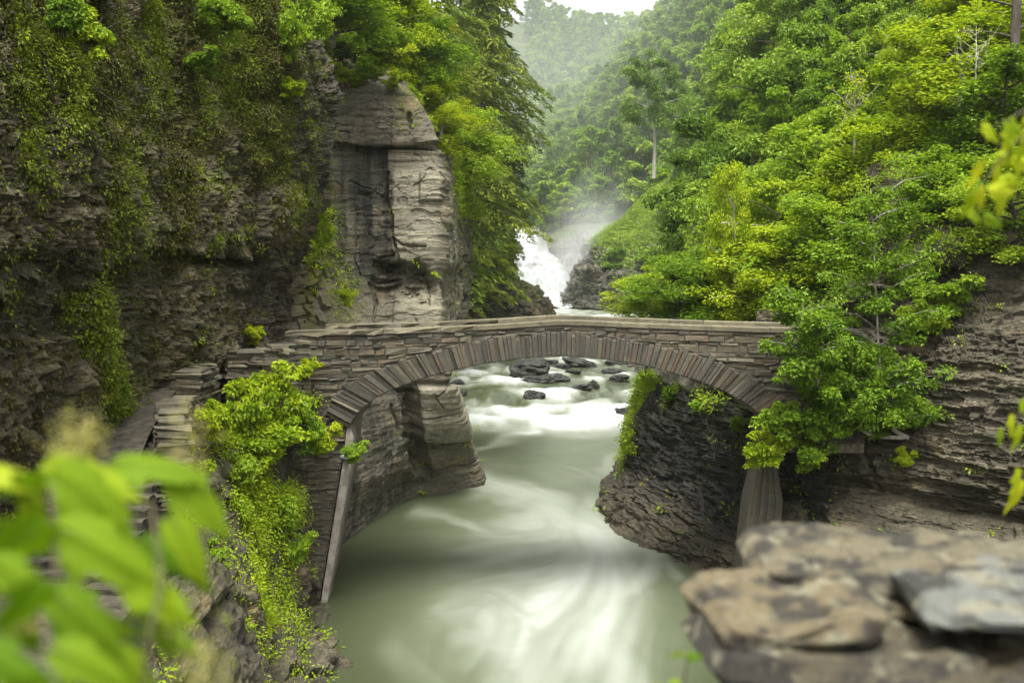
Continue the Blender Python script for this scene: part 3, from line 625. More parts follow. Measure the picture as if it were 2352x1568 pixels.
Wk.push(-1.6 * carve(Wk.uu, Wk.vv, [(1352,606),(1400,616),(1500,625),(1640,620)], 7) * (0.6 + .5 * vn(p * .4))); Wk.renorm()
gk = np.clip(1 - rk_ + .7 * sm(0, .35, fbm(p * .16 + 5, 3)) * sm(660, 630, Wk.vv) * sm(1350, 1400, Wk.uu), 0, 1)
Wk.build('rock_knob', M['knob'], 'grey layered rock knob with a grassy shoulder right of the falls', None, attrs={'moss': gk})
# ------------------------------------------------------------------ river: pool, rapids and the reach up to the falls
def river_z(y): return np.interp(y, [0, 71, 76, 82, 88, 100, 110, 135, 180, 231], [0, 0, .55, 1.15, 1.3, 1.75, 1.95, 2.3, 3.1, 3.6])
# streaks: noise drawn out along the current (long exposure foam lies in lines)
fx = np.arange(-14, 16, 0.09); fy = np.arange(16, 84, 0.15)
FX, FY = np.meshgrid(fx, fy)
ar = [((1085,1095),(1180,1125)),((1180,1125),(1290,1165)),((1290,1165),(1370,1215)),((1370,1215),(1385,1280)),((1385,1280),(1330,1360)),((1330,1360),(1270,1440)),((1270,1440),(1250,1560)),
      ((1150,1210),(1080,1190)),((1080,1190),(960,1175)),((960,1175),(900,1200)),((1250,1250),(1130,1260)),((1130,1260),(1020,1300)),((1230,1300),(1080,1330)),((1080,1330),(990,1390)),
      ((1200,1400),(1120,1350)),((1150,1500),(1180,1420)),((1000,1560),(1060,1480)),((950,1560),(930,1480)),((1400,1400),(1390,1568)),((1480,1380),(1500,1560)),((1450,1260),(1530,1320)),((1530,1320),(1560,1400)),
      ((1100,1040),(1200,1000)),((1200,1000),(1400,960)),((1300,1060),(1400,1100)),((1400,1100),(1395,1180)),((1250,880),(1250,950)),((1400,880),(1420,960)),((1100,880),(1130,950)),((850,1300),(860,1200)),((820,1480),(840,1380))]
a = np.array([[G(q[0][0], q[0][1], 0.0)[:2], G(q[1][0], q[1][1], 0.0)[:2]] for q in ar])
mid_, dr = a.mean(1), unit(a[:, 1] - a[:, 0])
w = 1.0 / (((FX[..., None] - mid_[:, 0])**2 + ((FY[..., None] - mid_[:, 1]) * 0.55)**2) + 0.25) ** 1.6
vx = (w * dr[:, 0]).sum(-1); vy = (w * dr[:, 1]).sum(-1)
ln = np.hypot(vx, vy) + 1e-9; vx /= ln; vy /= ln
cur = fbm(np.stack([FX * 0.35, FY * 0.25, FX * 0], -1), 3)
an = 0.22 * cur; vx, vy = vx*np.cos(an) - vy*np.sin(an), vx*np.sin(an) + vy*np.cos(an)
src = 0.85 * rng.random(FX.shape) + 0.15 * (0.5 + 0.5 * vn(np.stack([FX * 2.2, FY * 1.2, FX * 0 + 5], -1)))
def samp(A, x, y):
    i = np.clip((x - fx[0]) / 0.09, 0, len(fx) - 1.001); j = np.clip((y - fy[0]) / 0.15, 0, len(fy) - 1.001)
    i0 = i.astype(int); j0 = j.astype(int); f = i - i0; g = j - j0
    return (A[j0, i0]*(1-f) + A[j0, i0+1]*f)*(1-g) + (A[j0+1, i0]*(1-f) + A[j0+1, i0+1]*f)*g
acc = src.copy(); tot = 1
for sg in (1, -1):
    x, y = FX.copy(), FY.copy()
    for k in range(44):
        dx, dy = samp(vx, x, y), samp(vy, x, y)
        x = x + sg * dx * 0.11; y = y + sg * dy * 0.11
        acc += samp(src, x, y); tot += 1
lic = acc / tot; lic = lic + .5 * (np.roll(lic, 1, 1) + np.roll(lic, -1, 1)); lic = np.clip((lic - lic.mean()) / (lic.std() * 2.8), -1, 1) * 0.5 + 0.5
def soft(u, v, lines):
    o = np.zeros(u.shape)
    for pts, wd, am in lines: o = np.maximum(o, am * carve(u, v, pts, wd))
    return o
nx = np.concatenate([np.linspace(-26, -12.2, 20), np.linspace(-12, 14, 300), np.linspace(14.2, 30, 20)])
ny = 14.0 * (236 / 14.0) ** np.linspace(0, 1, 760)
WX, WY = np.meshgrid(nx, ny); WZ = river_z(WY)
uu, vv, _ = proj(np.stack([WX, WY, WZ], -1))
wob = fbm(np.stack([WX * 0.3, WY * 0.2, WX * 0 + 2], -1), 4)
u2 = uu + 55 * wob; v2 = vv + 25 * fbm(np.stack([WX * 0.3, WY * 0.2, WX * 0 + 31], -1), 4)
den = soft(u2, v2, [([(1240,1185),(1330,1235),(1300,1310)], 95, .62), ([(1420,1190),(1430,1290)], 60, .5), ([(1090,1095),(1200,1130),(1300,1180),(1375,1225)], 46, .72), ([(1375,1225),(1370,1290),(1310,1350),(1250,1400)], 105, .82), ([(1420,1330),(1400,1420),(1330,1500)], 95, .74),
    ([(1230,1470),(1250,1600)], 120, .62), ([(1400,1480),(1430,1600)], 90, .66), ([(1150,1215),(1040,1180),(960,1170)], 20, .5), ([(1200,1270),(1050,1290)], 60, .36), ([(1150,1350),(1010,1395)], 45, .46),
    ([(1000,1560),(940,1500)], 55, .36), ([(1120,1420),(1150,1480)], 30, .6), ([(1400,1060),(1410,1180),(1400,1230)], 40, .5), ([(1450,1265),(1530,1300),(1560,1330)], 26, .5), ([(1500,1300),(1440,1380)], 45, .7)])
flat = np.clip(den, 0, 1)
ext = np.clip((WY - 66) / 5, 0, 1)
L_ = samp(lic, WX, WY)
veil = np.clip(.34 * ell(uu, vv, 1300, 1250, 260, 110) + .42 * ell(uu, vv, 1300, 1480, 260, 170) + .2 * ell(uu, vv, 1080, 1400, 170, 150) + .22 * ell(uu, vv, 1330, 1060, 130, 70), 0, .5)
veil = veil * (0.78 + 0.44 * L_) * (1 + .5 * wob)
f_pool = np.clip(np.maximum(flat * .8 * (0.80 + 0.24 * L_), veil) + .35 * np.minimum(flat, veil) + 0.06 * (L_ - 0.5) * sm(900, 1050, uu) , 0, 1)
# tail of the rapids, fading down the upper pool
tail = sm(1008, 945, v2 - 10 * wob) * sm(1000, 1060, uu)
band = 0.4 * carve(u2, v2, [(1040, 1045), (1130, 1015), (1240, 985)], 9) + 0.28 * sm(1180, 1300, uu) * sm(1130, 1000, vv)
f_pool = np.maximum(f_pool, np.clip(tail + band, 0, 1))
q = np.stack([WX, WY, WX * 0], -1)
lobes = fbm(q * np.array([0.32, 0.30, 1]) + 50, 4); fine = fbm(q * np.array([1.3, 0.4, 1]) + 70, 3)
f_rap = np.clip(0.46 + 1.0 * lobes + 0.45 * fine + 0.42 * sm(86, 74, WY) - 0.15 * sm(98, 112, WY) + 0.42 * sm(120, 150, WY), 0.08, 1)
for (u, v, a_, b_, k) in [(1120,905,60,22,-.55),(1130,835,80,10,-.5),(1370,925,55,14,-.45),(1330,880,80,8,-.3),(1100,870,50,8,-.3),(1240,842,120,8,-.35),(1250,905,70,10,.2),(1180,870,60,10,.3)]:
    f_rap += k * ell(uu, vv, u, v, a_, b_)
f_rap = np.clip(f_rap, 0.05, 1)
foam = f_pool * (1 - sm(70, 76, WY)) + f_rap * sm(70, 76, WY)
amp = sm(70, 76, WY)
WZ = WZ + amp * (0.30 * lobes + 0.10 * fine) * sm(150, 105, WY) + amp * 0.12 * lobes + (1 - amp) * 0.015 * fbm(q * 0.8, 2)
for (u, v, d, a_, b_, h_) in [(1120,905,0,55,16,.35),(1370,925,0,50,12,.3)]: WZ = WZ + h_ * ell(uu, vv, u, v, a_, b_)
me = new_mesh('river', np.stack([WX, WY, WZ], -1), grid_faces(*WX.shape), True, {'foam': foam}, [])
m, nt, _, _ = mat('river_water'); s_ = N(nt); p_ = s_.obj(); f_ = s_.attr('foam')
c_ = s_.ramp(f_, [(0.0, (0.044, 0.054, 0.025)), (0.3, (0.100, 0.115, 0.070)), (0.65, (0.245, 0.265, 0.215)), (1.0, (0.44, 0.46, 0.435))])
b_ = s_.n('ShaderNodeBsdfPrincipled'); s_.put(b_.inputs['Base Color'], c_)
s_.put(b_.inputs['Roughness'], s_.mr(f_, 0, 1, 0.30, 0.6)); b_.inputs['IOR'].default_value = 1.33
s_.put(b_.inputs['Normal'], s_.bump(s_.noise(s_.vmul(p_, (1, 0.5, 1)), 1.2, 3), 0.08, 0.1)); s_.out(b_.outputs[0]); me.materials.append(m)
tag(link('river', me), 'murky green river with silky white foam below the falls', None, None, 'structure')

# ------------------------------------------------------------------ the falls
n1, n2 = 150, 200
prof = [ # left and right edge of the falling water from lip to foot (u, v, distance)
 ((980,518,236),(1238,522,236)), ((980,528,233.5),(1244,530,233.5)), ((980,555,231.5),(1254,556,231.8)), ((980,578,230),(1262,578,230.4)), ((980,592,227.5),(1280,590,228)),
 ((985,612,226),(1300,620,226)), ((990,640,223),(1322,646,222)), ((1000,668,219),(1330,672,217)), ((1010,690,214),(1350,690,210)), ((1020,705,206),(1370,706,200))]
ctrl = np.array([[P(l[0] + (r_[0]-l[0])*t, l[1] + (r_[1]-l[1])*t, l[2] + (r_[2]-l[2])*t) for t in (0, .25, .5, .75, 1)] for l, r_ in prof])
wp = _cr(_cr(ctrl, n2, 0), n1, 1); wn = normals(wp)
if np.mean(np.sum(wn * (CAM - wp), -1)) < 0: wn = -wn
tt = np.linspace(0, 1, n2)[:, None] * np.ones((1, n1))
col = fbm(np.stack([wp[..., 0] * 0.7, tt * 1.2, tt * 0], -1), 4); lump = fbm(np.stack([wp[..., 0] * 0.25, tt * 6, tt * 0 + 3], -1), 4)
wp = wp + wn * (0.6 * col * (1 - tt) + 2.2 * lump * sm(0.25, 0.6, tt) + .5 * fbm(np.stack([wp[..., 0] * 0.9, tt * 14, tt * 0 + 3], -1), 3) * sm(.3, .5, tt))[..., None]
edge_ = np.minimum(np.linspace(0, 1, n1), np.linspace(1, 0, n1))[None] * np.ones((n2, 1)); thin = np.clip(0.72 + 1.3 * col * sm(0.55, 0.1, tt) + 0.5 * lump * sm(0.3, 0.6, tt) - .5 * sm(.06, 0, edge_), 0.05, 1)
me = new_mesh('waterfall', wp, grid_faces(n2, n1), True, {'foam': thin}, [])
m, nt, _, _ = mat('falling_water'); s_ = N(nt); f_ = s_.attr('foam')
s_.out(s_.bsdf(s_.ramp(f_, [(0.0, (0.10, 0.108, 0.09)), (0.55, (0.235, 0.25, 0.24)), (1.0, (0.37, 0.38, 0.375))]), 0.7)); me.materials.append(m)
tag(link('waterfall', me), 'white waterfall pouring over a stepped rock lip in the distance', 'waterfall', None, 'structure')

# ------------------------------------------------------------------ boulders in the rapids
def boulder_mesh(seed, sx, sy, sz, tilt=0.0, slab=0.0):
    r = np.random.default_rng(seed); nu, nv = 64, 40
    th = np.linspace(0, 2*PI, nu, endpoint=False); ph = np.linspace(0.004, PI - 0.004, nv)
    T, H = np.meshgrid(th, ph); q = np.stack([np.cos(T)*np.sin(H), np.sin(T)*np.sin(H), np.cos(H)], -1)
    q = np.sign(q) * np.abs(q) ** (0.75)
    o = r.random(3) * 50
    rad = 1 + 0.5 * fbm(q * 1.1 + o, 4) + 0.13 * beds(q * 1.0 + o, 0.22, 1.2, 2.0, 0.3) + .05 * fbm(q * 6 + o, 2)
    q = q * rad[..., None] * np.array([sx, sy, sz])
    c, s = math.cos(tilt), math.sin(tilt); x, z = q[..., 0] * c - q[..., 2] * s, q[..., 0] * s + q[..., 2] * c
    q = np.stack([x, q[..., 1], z], -1)
    i, j = np.meshgrid(np.arange(nv - 1), np.arange(nu), indexing='ij'); j2 = (j + 1) % nu
    f = np.stack([i*nu+j, (i+1)*nu+j, (i+1)*nu+j2, i*nu+j2], -1).reshape(-1, 4)
    return new_mesh('boulder', q, f, False, None, [M['boulder']])
# (u, v of the waterline, half width in layout px, half height px, tilt, label)
bl = [(1222,872,46,30,.05,'largest black boulder in the middle of the rapids'),
      (1262,876,44,11,.10,'long low black rock lying against the right foot of the largest boulder'),
      (1222,877,26,10,.0,'rounded dark rock leaning on the front of the largest boulder'),
      (1338,841,38,11,-.28,'long tilted black slab of rock, highest in the rapids'),
      (1286,846,22,7,.0,'flat dark rock between the largest boulder and the tilted slab'),
      (1257,834,22,6,.0,'pale brown flat rock just under the crown of the arch'),
      (1413,857,26,7,.0,'flat dark rock by the leafy right bank above a smaller flat one'),
      (1424,873,22,9,.0,'dark rock with green weed on it near the right bank'),
      (1336,894,22,7,.0,'low black rock beside the small upright stone'),
      (1364,890,10,12,.5,'small upright wedge shaped stone in the rapids'),
      (1230,914,24,12,-.35,'broken dark rock with white water spilling round it'),
      (1318,855,18,4,.0,'thin dark rock right of the largest boulder'),
      (1052,885,16,8,.0,'dark rock half hidden behind the pale buttress edge'),
      (1056,910,16,11,.0,'lower dark rock at the foot of the pale buttress edge'),
      (1440,955,30,14,.1,'pale flat boulder at the foot of the black right bank'),
      (1420,835,30,5,.0,'low dark rock under the arch by the right hand bushes')]
for k, (u, v, a_, h_, tl, lab) in enumerate(bl):
    d = 90.0
    for _ in range(12): d = 0.5 * d + 0.5 * float(np.clip((CAM[2] - river_z(d)) * d / max(0.1, (CAM[2] - P(u, v, d)[2])), 40, 200))
    px = d / FPX; c = P(u, v, d); c[2] = float(river_z(d))
    o = link('boulder', boulder_mesh(100 + k, a_*px*1.0, a_*px*0.8, h_*px*1.1, tl), None, c + np.array([0, a_*px*0.6, h_*px*0.25]))
    tag(o, lab, 'boulder', 'boulders in the rapids')
# ------------------------------------------------------------------ the stone arch bridge
YB, YF = 34.0, 38.0
def bx(u): return (np.asarray(u, float) - CU) / FPX * YB / math.cos(PITCH) * 1.0
def PB(u, v): return P(u, v, YB)
It = np.array([(800,982),(827,942),(862,915),(902,894),(960,873),(1028,853),(1110,836),(1200,823),(1289,818),(1378,824),(1466,836),(1520,850),(1578,867),(1622,882),(1662,898),(1718,929),(1756,964)], float)
Ex = np.array([(744,950),(762,911),(803,880),(851,853),(925,828),(1008,801),(1098,781),(1194,771),(1289,765),(1382,772),(1476,787),(1540,800),(1606,816),(1657,833),(1705,853),(1768,892),(1812,930)], float)
Iw, Ew = PB(It[:, 0], It[:, 1]), PB(Ex[:, 0], Ex[:, 1])
cl = np.concatenate([[0], np.cumsum(np.linalg.norm(np.diff(Iw, axis=0), axis=1))])
def arc(t, W): return np.stack([np.interp(t * cl[-1], cl, W[:, i]) for i in (0, 2)], -1)
top = PB(np.array([560,700,850,1000,1150,1225,1290,1360,1450,1600,1760,1960,2100]), np.array([766,759,757,752,744,739,735,737,741,747,752,757,758]))
zt = lambda x: np.interp(x, top[:, 0], top[:, 2])
zex = lambda x: np.interp(x, Ew[:, 0], Ew[:, 2], left=-99, right=-99)
xl, xr = float(PB(688, 800)[0]), float(PB(1990, 800)[0])
br = empty('stone_arch_bridge', (0.9, 36, zt(0.9) - 1.0), 'stone footbridge with one low arch spanning the river', 'bridge')
bo = np.array(br.location)
def bbuild(mb, name, m, parent=None):
    for i in range(len(mb.v)): mb.v[i] = mb.v[i] - bo
    return mb.build(name, m, parent or br)
r = np.random.default_rng(5)
# voussoirs, one ring on either face
def ring(y0, y1, sgn):
    mb = MB(); n = 104; e = np.cumsum(0.6 + 0.8 * r.random(n)); e = np.concatenate([[0], e]) / e[-1]
    for k in range(n):
        g = 0.0006; a, b = e[k] + g, e[k+1] - g
        i0, i1, x0, x1 = arc(a, Iw), arc(b, Iw), arc(a, Ew), arc(b, Ew)
        s = 1 + r.normal() * 0.05 + (0.09 if r.random() < 0.15 else 0); ii = 1 - 0.012 * r.random()
        x0 = i0 + (x0 - i0) * s; x1 = i1 + (x1 - i1) * s
        pr = sgn * (0.01 + 0.11 * r.random()); ch = 0.018
        c = 0.25 * (i0 + i1 + x0 + x1); ins = lambda q: q + (c - q) * 0.085
        tn = r.random()
        F = [i0, i1, x1, x0]; f2 = [np.array([ins(q)[0], y0 - pr, ins(q)[1]]) for q in F]; f1 = [np.array([q[0], y0 - pr + sgn * 0.03, q[1]]) for q in F]; bk = [np.array([q[0], y1, q[1]]) for q in F]
        f2 = [q + np.array([0, r.normal() * 0.012, 0]) for q in f2]
        v = np.array(f2 + f1 + bk)
        fc = [[0,1,2,3]] + [[a_, a_+4, (a_+1) % 4 + 4, (a_+1) % 4] for a_ in range(4)] + [[a_+4, a_+8, (a_+1) % 4 + 8, (a_+1) % 4 + 4] for a_ in range(4)]
        mb.add(v, fc, None, tn)
    return mb
for yy_ in (YB + .012, YF + .238):
    ti = np.linspace(0, 1, 80); i_, e_ = arc(ti, Iw), arc(ti, Ew); mb = MB(); q_ = np.array([[[a_[0], yy_, a_[1] + .004] for a_ in i_], [[a_[0], yy_, a_[1]] for a_ in e_]]); mb.add(q_, grid_faces(2, 80)[:, ::-1] if yy_ < 36 else grid_faces(2, 80)); bbuild(mb, 'arch_mortar', M['mortar'])
bbuild(ring(YB, YB + 0.7, 1), 'arch_ring', M['vous'])
bbuild(ring(YF + 0.25, YF - 0.4, -1), 'arch_ring', M['vous'])
# barrel under the arch
t = np.linspace(0, 1, 70); ia = arc(t, Iw); off = 0.02
ys_ = np.linspace(YB + 0.12, YF + 0.15, 14)
bar = np.array([[[q[0], y, q[1] + off] for q in ia] for y in ys_]); mb = MB(); mb.add(bar, grid_faces(14, 70))
up_ = bar.copy(); up_[..., 2] += 0.35; mb.add(up_, grid_faces(14, 70)[:, ::-1]); bbuild(mb, 'barrel_vault', M['mortar'])
# coursed spandrel and parapet stones
def courses(y, sgn, lo_u=688, name='parapet_wall'):
    mb = MB(); x0, x1 = float(PB(lo_u, 800)[0]), xr
    h = 0.19
    while h < 3.4:
        ch = 0.085 + 0.15 * r.random() ** 1.4; x = x0 - 0.6 * r.random()
        while x < x1:
            Lg = 0.22 + 0.7 * r.random() ** 1.4; a, b = max(x, x0), min(x + Lg, x1); x += Lg
            if b - a < 0.06: continue
            fade = 1 - 0.35 * min(1, h / 2); zm = float(np.mean(zt(np.array([x0, 0.9, x1]))))
            ta = zm + (zt(a) - zm) * fade - h; tb_ = zm + (zt(b) - zm) * fade - h
            ba, bb = ta - ch + 0.012, tb_ - ch + 0.012
            la, lb = zex(a + 0.02) + 0.01, zex(b - 0.02) + 0.01
            if la < -50: la = -9
            if lb < -50: lb = -9
            xmn, xmx = Ew[0, 0], Ew[-1, 0]
            if max(ta - la, tb_ - lb) < 0.03: continue
            ba, bb = max(ba, min(la, ta - 0.01)), max(bb, min(lb, tb_ - 0.01))
            if ta < 4.3: continue
            g = 0.007; pr = sgn * (0.0 + 0.055 * r.random()); dz = r.normal(size=4) * 0.006
            F = [(a+g, ba), (b-g, bb), (b-g, tb_), (a+g, ta)]; c = np.mean(F, axis=0)
            f2 = [np.array([q[0] + (0.018 if q[0] < c[0] else -0.018), y - pr - sgn*0.02 + r.normal()*0.022, q[1] + (0.014 if q[1] < c[1] else -0.014) + dz[i]]) for i, q in enumerate(F)]
            f1 = [np.array([q[0], y - pr, q[1]]) for q in F]; bk = [np.array([q[0], y + sgn * 0.3, q[1]]) for q in F]
            fc = [[0,1,2,3]] + [[k, k+4, (k+1) % 4 + 4, (k+1) % 4] for k in range(4)] + [[k+4, k+8, (k+1) % 4 + 8, (k+1) % 4 + 4] for k in range(4)]
            mb.add(np.array(f2 + f1 + bk), fc, None, r.random())
        h += ch
    return mb
bbuild(courses(YB + 0.03, 1), 'spandrel_wall', M['bridge'])
bbuild(courses(YF + 0.22, -1), 'spandrel_wall', M['bridge'])
# mortar core behind the stones, inner parapet faces, walkway
xs_ = np.linspace(xl, xr, 90)
def slab(y0, y1, ztop, zbot):
    q = np.array([[[x, y, z] for x, z in zip(xs_, zz)] for y, zz in ((y0, zbot), (y0, ztop), (y1, ztop), (y1, zbot), (y0, zbot))])
    mb = MB(); mb.add(q, grid_faces(5, 90)); return mb
zlow = np.where((xs_ > Ew[0, 0]) & (xs_ < Ew[-1, 0]), np.maximum(zex(xs_), 4.6) - 0.02, 4.6)
zlow = np.minimum(zlow, zt(xs_) - 0.4)
bbuild(slab(YB + 0.035, YB + 0.52, zt(xs_) - 0.17, zlow), 'mortar_core', M['mortar'])
bbuild(slab(YF - 0.27, YF + 0.215, zt(xs_) - 0.17, zlow), 'mortar_core', M['mortar'])
bbuild(slab(YB + 0.53, YF - 0.28, zt(xs_) - 0.95, zlow + 0.05), 'walkway', M['path'])
def coping(y0, y1, lo):
    mb = MB(); x = float(PB(lo, 760)[0])
    while x < xr:
        b = min(x + 0.9 + 1.1 * r.random(), xr); g = 0.006; th = 0.125 + 0.02 * r.random(); j = r.normal(size=8) * 0.008
        rough = 0.03 if x < PB(1060, 750)[0] else 0.0
        n = 5; px_ = np.linspace(x + g, b - g, n); zz = zt(px_)
        a1 = np.stack([px_, np.full(n, y0) + j[0] + rough * r.normal(size=n), zz - th + rough * r.normal(size=n)], -1); a2 = np.stack([px_, np.full(n, y0) + j[0] + rough * r.normal(size=n), zz - 0.02], -1)
        a3 = np.stack([px_, np.full(n, y0) + 0.03, zz + j[1] * 0.5], -1); a4 = np.stack([px_, np.full(n, y1) - 0.03, zz + j[2] * 0.5], -1)
        a5 = np.stack([px_, np.full(n, y1), zz - 0.02], -1); a6 = np.stack([px_, np.full(n, y1), zz - th], -1)
        q = np.array([a1, a2, a3, a4, a5, a6, a1]); mb.add(q, grid_faces(7, n), None, r.random())
        mb.add(q[:6, 0], [[0, 1, 4, 5], [1, 2, 3, 4]], None, 0.5); mb.add(q[:6, -1], [[5, 4, 1, 0], [4, 3, 2, 1]], None, 0.5); x = b
    return mb
bbuild(coping(YB - 0.06, YB + 0.58, 655), 'coping', M['coping'])
bbuild(coping(YF - 0.33, YF + 0.31, 700), 'coping', M['coping'])
# piers down to the water
def prism(uvs, y0, y1, sub=1):
    n = len(uvs); a = np.array([P(u, v, y0) for u, v in uvs]); b = a.copy(); b[:, 1] = y1
    mb = MB(); mb.v.append(np.concatenate([a, b])); mb.n = 2 * n; mb.a.append(np.zeros(2 * n))
    mb.q.append(np.array([[k, (k+1) % n, (k+1) % n + n, k + n] for k in range(n)], np.int32))
    mb.t.append(np.array([[0, k, k+1] for k in range(1, n-1)] + [[n, n+k+1, n+k] for k in range(1, n-1)], np.int32)); return mb
bbuild(prism([(688,940),(744,950),(794,984),(787,1060),(731,1396),(722,1440),(688,1440)], YB + 0.24, YF + 0.2), 'pier', M['mortar'])
mb = MB(); xa = float(PB(686, 1000)[0]); z_ = -0.3                     # thin coursed stones facing the left pier, ending at the slanted edge
edx = lambda z: np.interp(z, [float(PB(733,1396)[2]), float(PB(788,1060)[2]), float(PB(797,978)[2])], [float(PB(731,1396)[0]), float(PB(786,1060)[0]), float(PB(795,978)[0])])
while z_ < 5.5:
    h_ = 0.05 + 0.06 * r.random(); x = xa - .3 * r.random(); xe = float(edx(z_))
    while x < xe:
        b_ = min(x + .18 + .5 * r.random(), xe)
        if b_ - x > .04:
            pr = .02 + .07 * r.random(); j = r.normal(size=(8, 3)) * .007
            box8(mb, np.array([[x+.004, YB+.2-pr, z_],[b_-.004, YB+.2-pr, z_],[b_-.004, YB+.4, z_],[x+.004, YB+.4, z_],[x+.004, YB+.2-pr, z_+h_-.007],[b_-.004, YB+.2-pr, z_+h_-.007],[b_-.004, YB+.4, z_+h_-.007],[x+.004, YB+.4, z_+h_-.007]]) + j, r.random())
        x = b_ + 1e-4 if b_ < xe else xe
    z_ += h_
bbuild(mb, 'pier_facing', M['bridge'])
bbuild(prism([(797,978),(806,982),(812,1004),(808,1060),(751,1384),(735,1394),(788,1060)], YB + 0.06, YB + 0.75), 'pier_edge', M['concrete'])
def ridged(uvs, y0, y1, n=9):
    mb = MB(); L_, R2 = uvs
    for k in range(n):
        a, b = k / n, (k + 1) / n; off = 0.05 * (k % 2) + 0.02 * r.random()
        pts = [(l[0] + (q[0]-l[0])*a, l[1]) for l, q in zip(L_, R2)], [(l[0] + (q[0]-l[0])*b, l[1]) for l, q in zip(L_, R2)]
        A = np.array([P(u, v, y0) - np.array([0, off, 0]) for u, v in pts[0]]); B = np.array([P(u, v, y0) - np.array([0, off, 0]) for u, v in pts[1]])
        m_ = len(A); bk0, bk1 = A.copy(), B.copy(); bk0[:, 1] = y1; bk1[:, 1] = y1
        q = np.array([bk0, A, B, bk1]); mb.add(q, grid_faces(4, m_))
    return mb
bbuild(ridged(([(1748,955),(1750,1030),(1735,1090),(1720,1150),(1708,1250),(1700,1420)], [(1782,955),(1783,1040),(1788,1100),(1798,1130),(1790,1250),(1786,1420)]), YB + 0.2, YB + 1.3), 'pier', M['pier'])
mb = MB(); t = np.linspace(0, 1, 5)[:, None]; A, B = P(787, 1049, 34.2), P(811, 1056, 33.4); mb.tube(A + (B - A) * t, 0.085, 14)
mb.tube(B + (A - B) * np.array([[0.0], [0.4]]), 0.07, 14)
dp = tag(mb.build('drain_pipe', M['pipe'], None, True), 'short grey drain pipe sticking out of the left pier', 'pipe')

# ------------------------------------------------------------------ path, steps and path walls on the left
PL = [(-5.2,38.0,-5.2,34.7,7.76),(-7.3,38.0,-6.3,34.6,7.74),(-9.2,36.6,-8.0,33.9,7.68),(-10.4,33.2,-8.7,32.4,7.5),(-10.5,30.2,-8.75,29.8,7.05),(-10.2,27.2,-8.45,26.9,6.55),(-10.0,25,-8.15,24.8,6.05),(-9.8,23.5,-7.6,23.3,5.7)]
pc = np.array([[[a_, b_, z_], [c_, d_, z_]] for a_, b_, c_, d_, z_ in PL]); pth = _cr(_cr(pc, 120, 0), 24, 1); pth[..., 2] += 0.06 * fbm(pth * 0.9, 4) + .02 * fbm(pth * 4, 2)
me = new_mesh('path', pth, grid_faces(120, 24), True, None, [M['path']]); tag(link('path', me), 'trodden earth footpath climbing along the foot of the cliff', None, None, 'structure')
A0, B0 = pc[-1, 0], pc[-1, 1]
st = empty('stone_steps', (A0 + B0) / 2, 'flight of worn dark stone steps below the footpath', 'steps')
so = np.array(st.location)
for k in range(9):
    y1_ = A0[1] - 0.34 * k; y0_ = y1_ - 0.36; z1_ = A0[2] - 0.17 * (k + 0.15); mb = MB(); x = A0[0] - 0.3 + 0.12 * k
    xe = B0[0] + 0.2 + 0.04 * k; n = 16; px_ = np.linspace(x, xe, n); j1 = 0.035 * r.normal(size=n); j2 = 0.015 * r.normal(size=n)
    q = np.array([np.stack([px_, y0_ + j1 + 0.02, np.full(n, z1_ - 0.3)], -1), np.stack([px_, y0_ + j1, z1_ - 0.03 + j2], -1), np.stack([px_, y0_ + j1 + 0.04, z1_ + j2], -1), np.stack([px_, np.full(n, y1_ + 0.05), z1_ + j2], -1)]) - so
    mb.add(q, grid_faces(4, n)); mb.build('step', M['path'], st)
zl = float(A0[2] - 0.17 * 9.2); lowp = np.array([[[A0[0] - 1.2 + 1.1*(1-t_), y, zl - 0.12*(19.9 - y)*0.6], [B0[0] + 0.9, y, zl - 0.12*(19.9 - y)*0.6]] for t_, y in zip(np.linspace(1, 0, 10), np.linspace(20.5, 13, 10))])
lowp = _cr(lowp, 16, 1); lowp[..., 2] += 0.05 * fbm(lowp, 3)
tag(link('path', new_mesh('path', lowp, grid_faces(10, 16), True, None, [M['path']])), 'lower footpath at the bottom of the stone steps', None, None, 'structure')
def drywall(mb, pts, thick, tops, bots, hc=(0.06, 0.12), lc=(0.3, 0.95), seed=0):
    """stacked stones along a plan polyline; pts (x,y), tops and bots heights per point"""
    r = np.random.default_rng(seed); pts = np.array(pts, float); s = np.concatenate([[0], np.cumsum(np.linalg.norm(np.diff(pts, axis=0), axis=1))])
    at = lambda q: np.array([np.interp(q, s, pts[:, 0]), np.interp(q, s, pts[:, 1])])
    z = min(bots)
    while z < max(tops):
        h = hc[0] + (hc[1] - hc[0]) * r.random(); q = -0.2 * r.random()
        while q < s[-1]:
            l = lc[0] + (lc[1] - lc[0]) * r.random(); a, b = max(q, 0), min(q + l, s[-1]); q += l
            if b - a < 0.08: continue
            m_ = 0.5 * (a + b)
            if z > np.interp(m_, s, tops) - 0.04 or z + h < np.interp(m_, s, bots): continue
            A, B = at(a + 0.008), at(b - 0.008); d = unit(B - A); n = np.array([d[1], -d[0]])
            t0, t1 = -thick/2 + 0.05 * r.normal(), thick/2 + 0.05 * r.normal()
            j = r.normal(size=(8, 3)) * np.array([0.025, 0.025, 0.010])
            c = np.array([[*(A + n*t0), z], [*(B + n*t0), z], [*(B + n*t1), z], [*(A + n*t1), z], [*(A + n*t0), z+h-.008], [*(B + n*t0), z+h-.008], [*(B + n*t1), z+h-.008], [*(A + n*t1), z+h-.008]]) + j
            mb.add(c, [[3,2,1,0],[4,5,6,7],[0,1,5,4],[1,2,6,5],[2,3,7,6],[3,0,4,7]], None, r.random())
        z += h
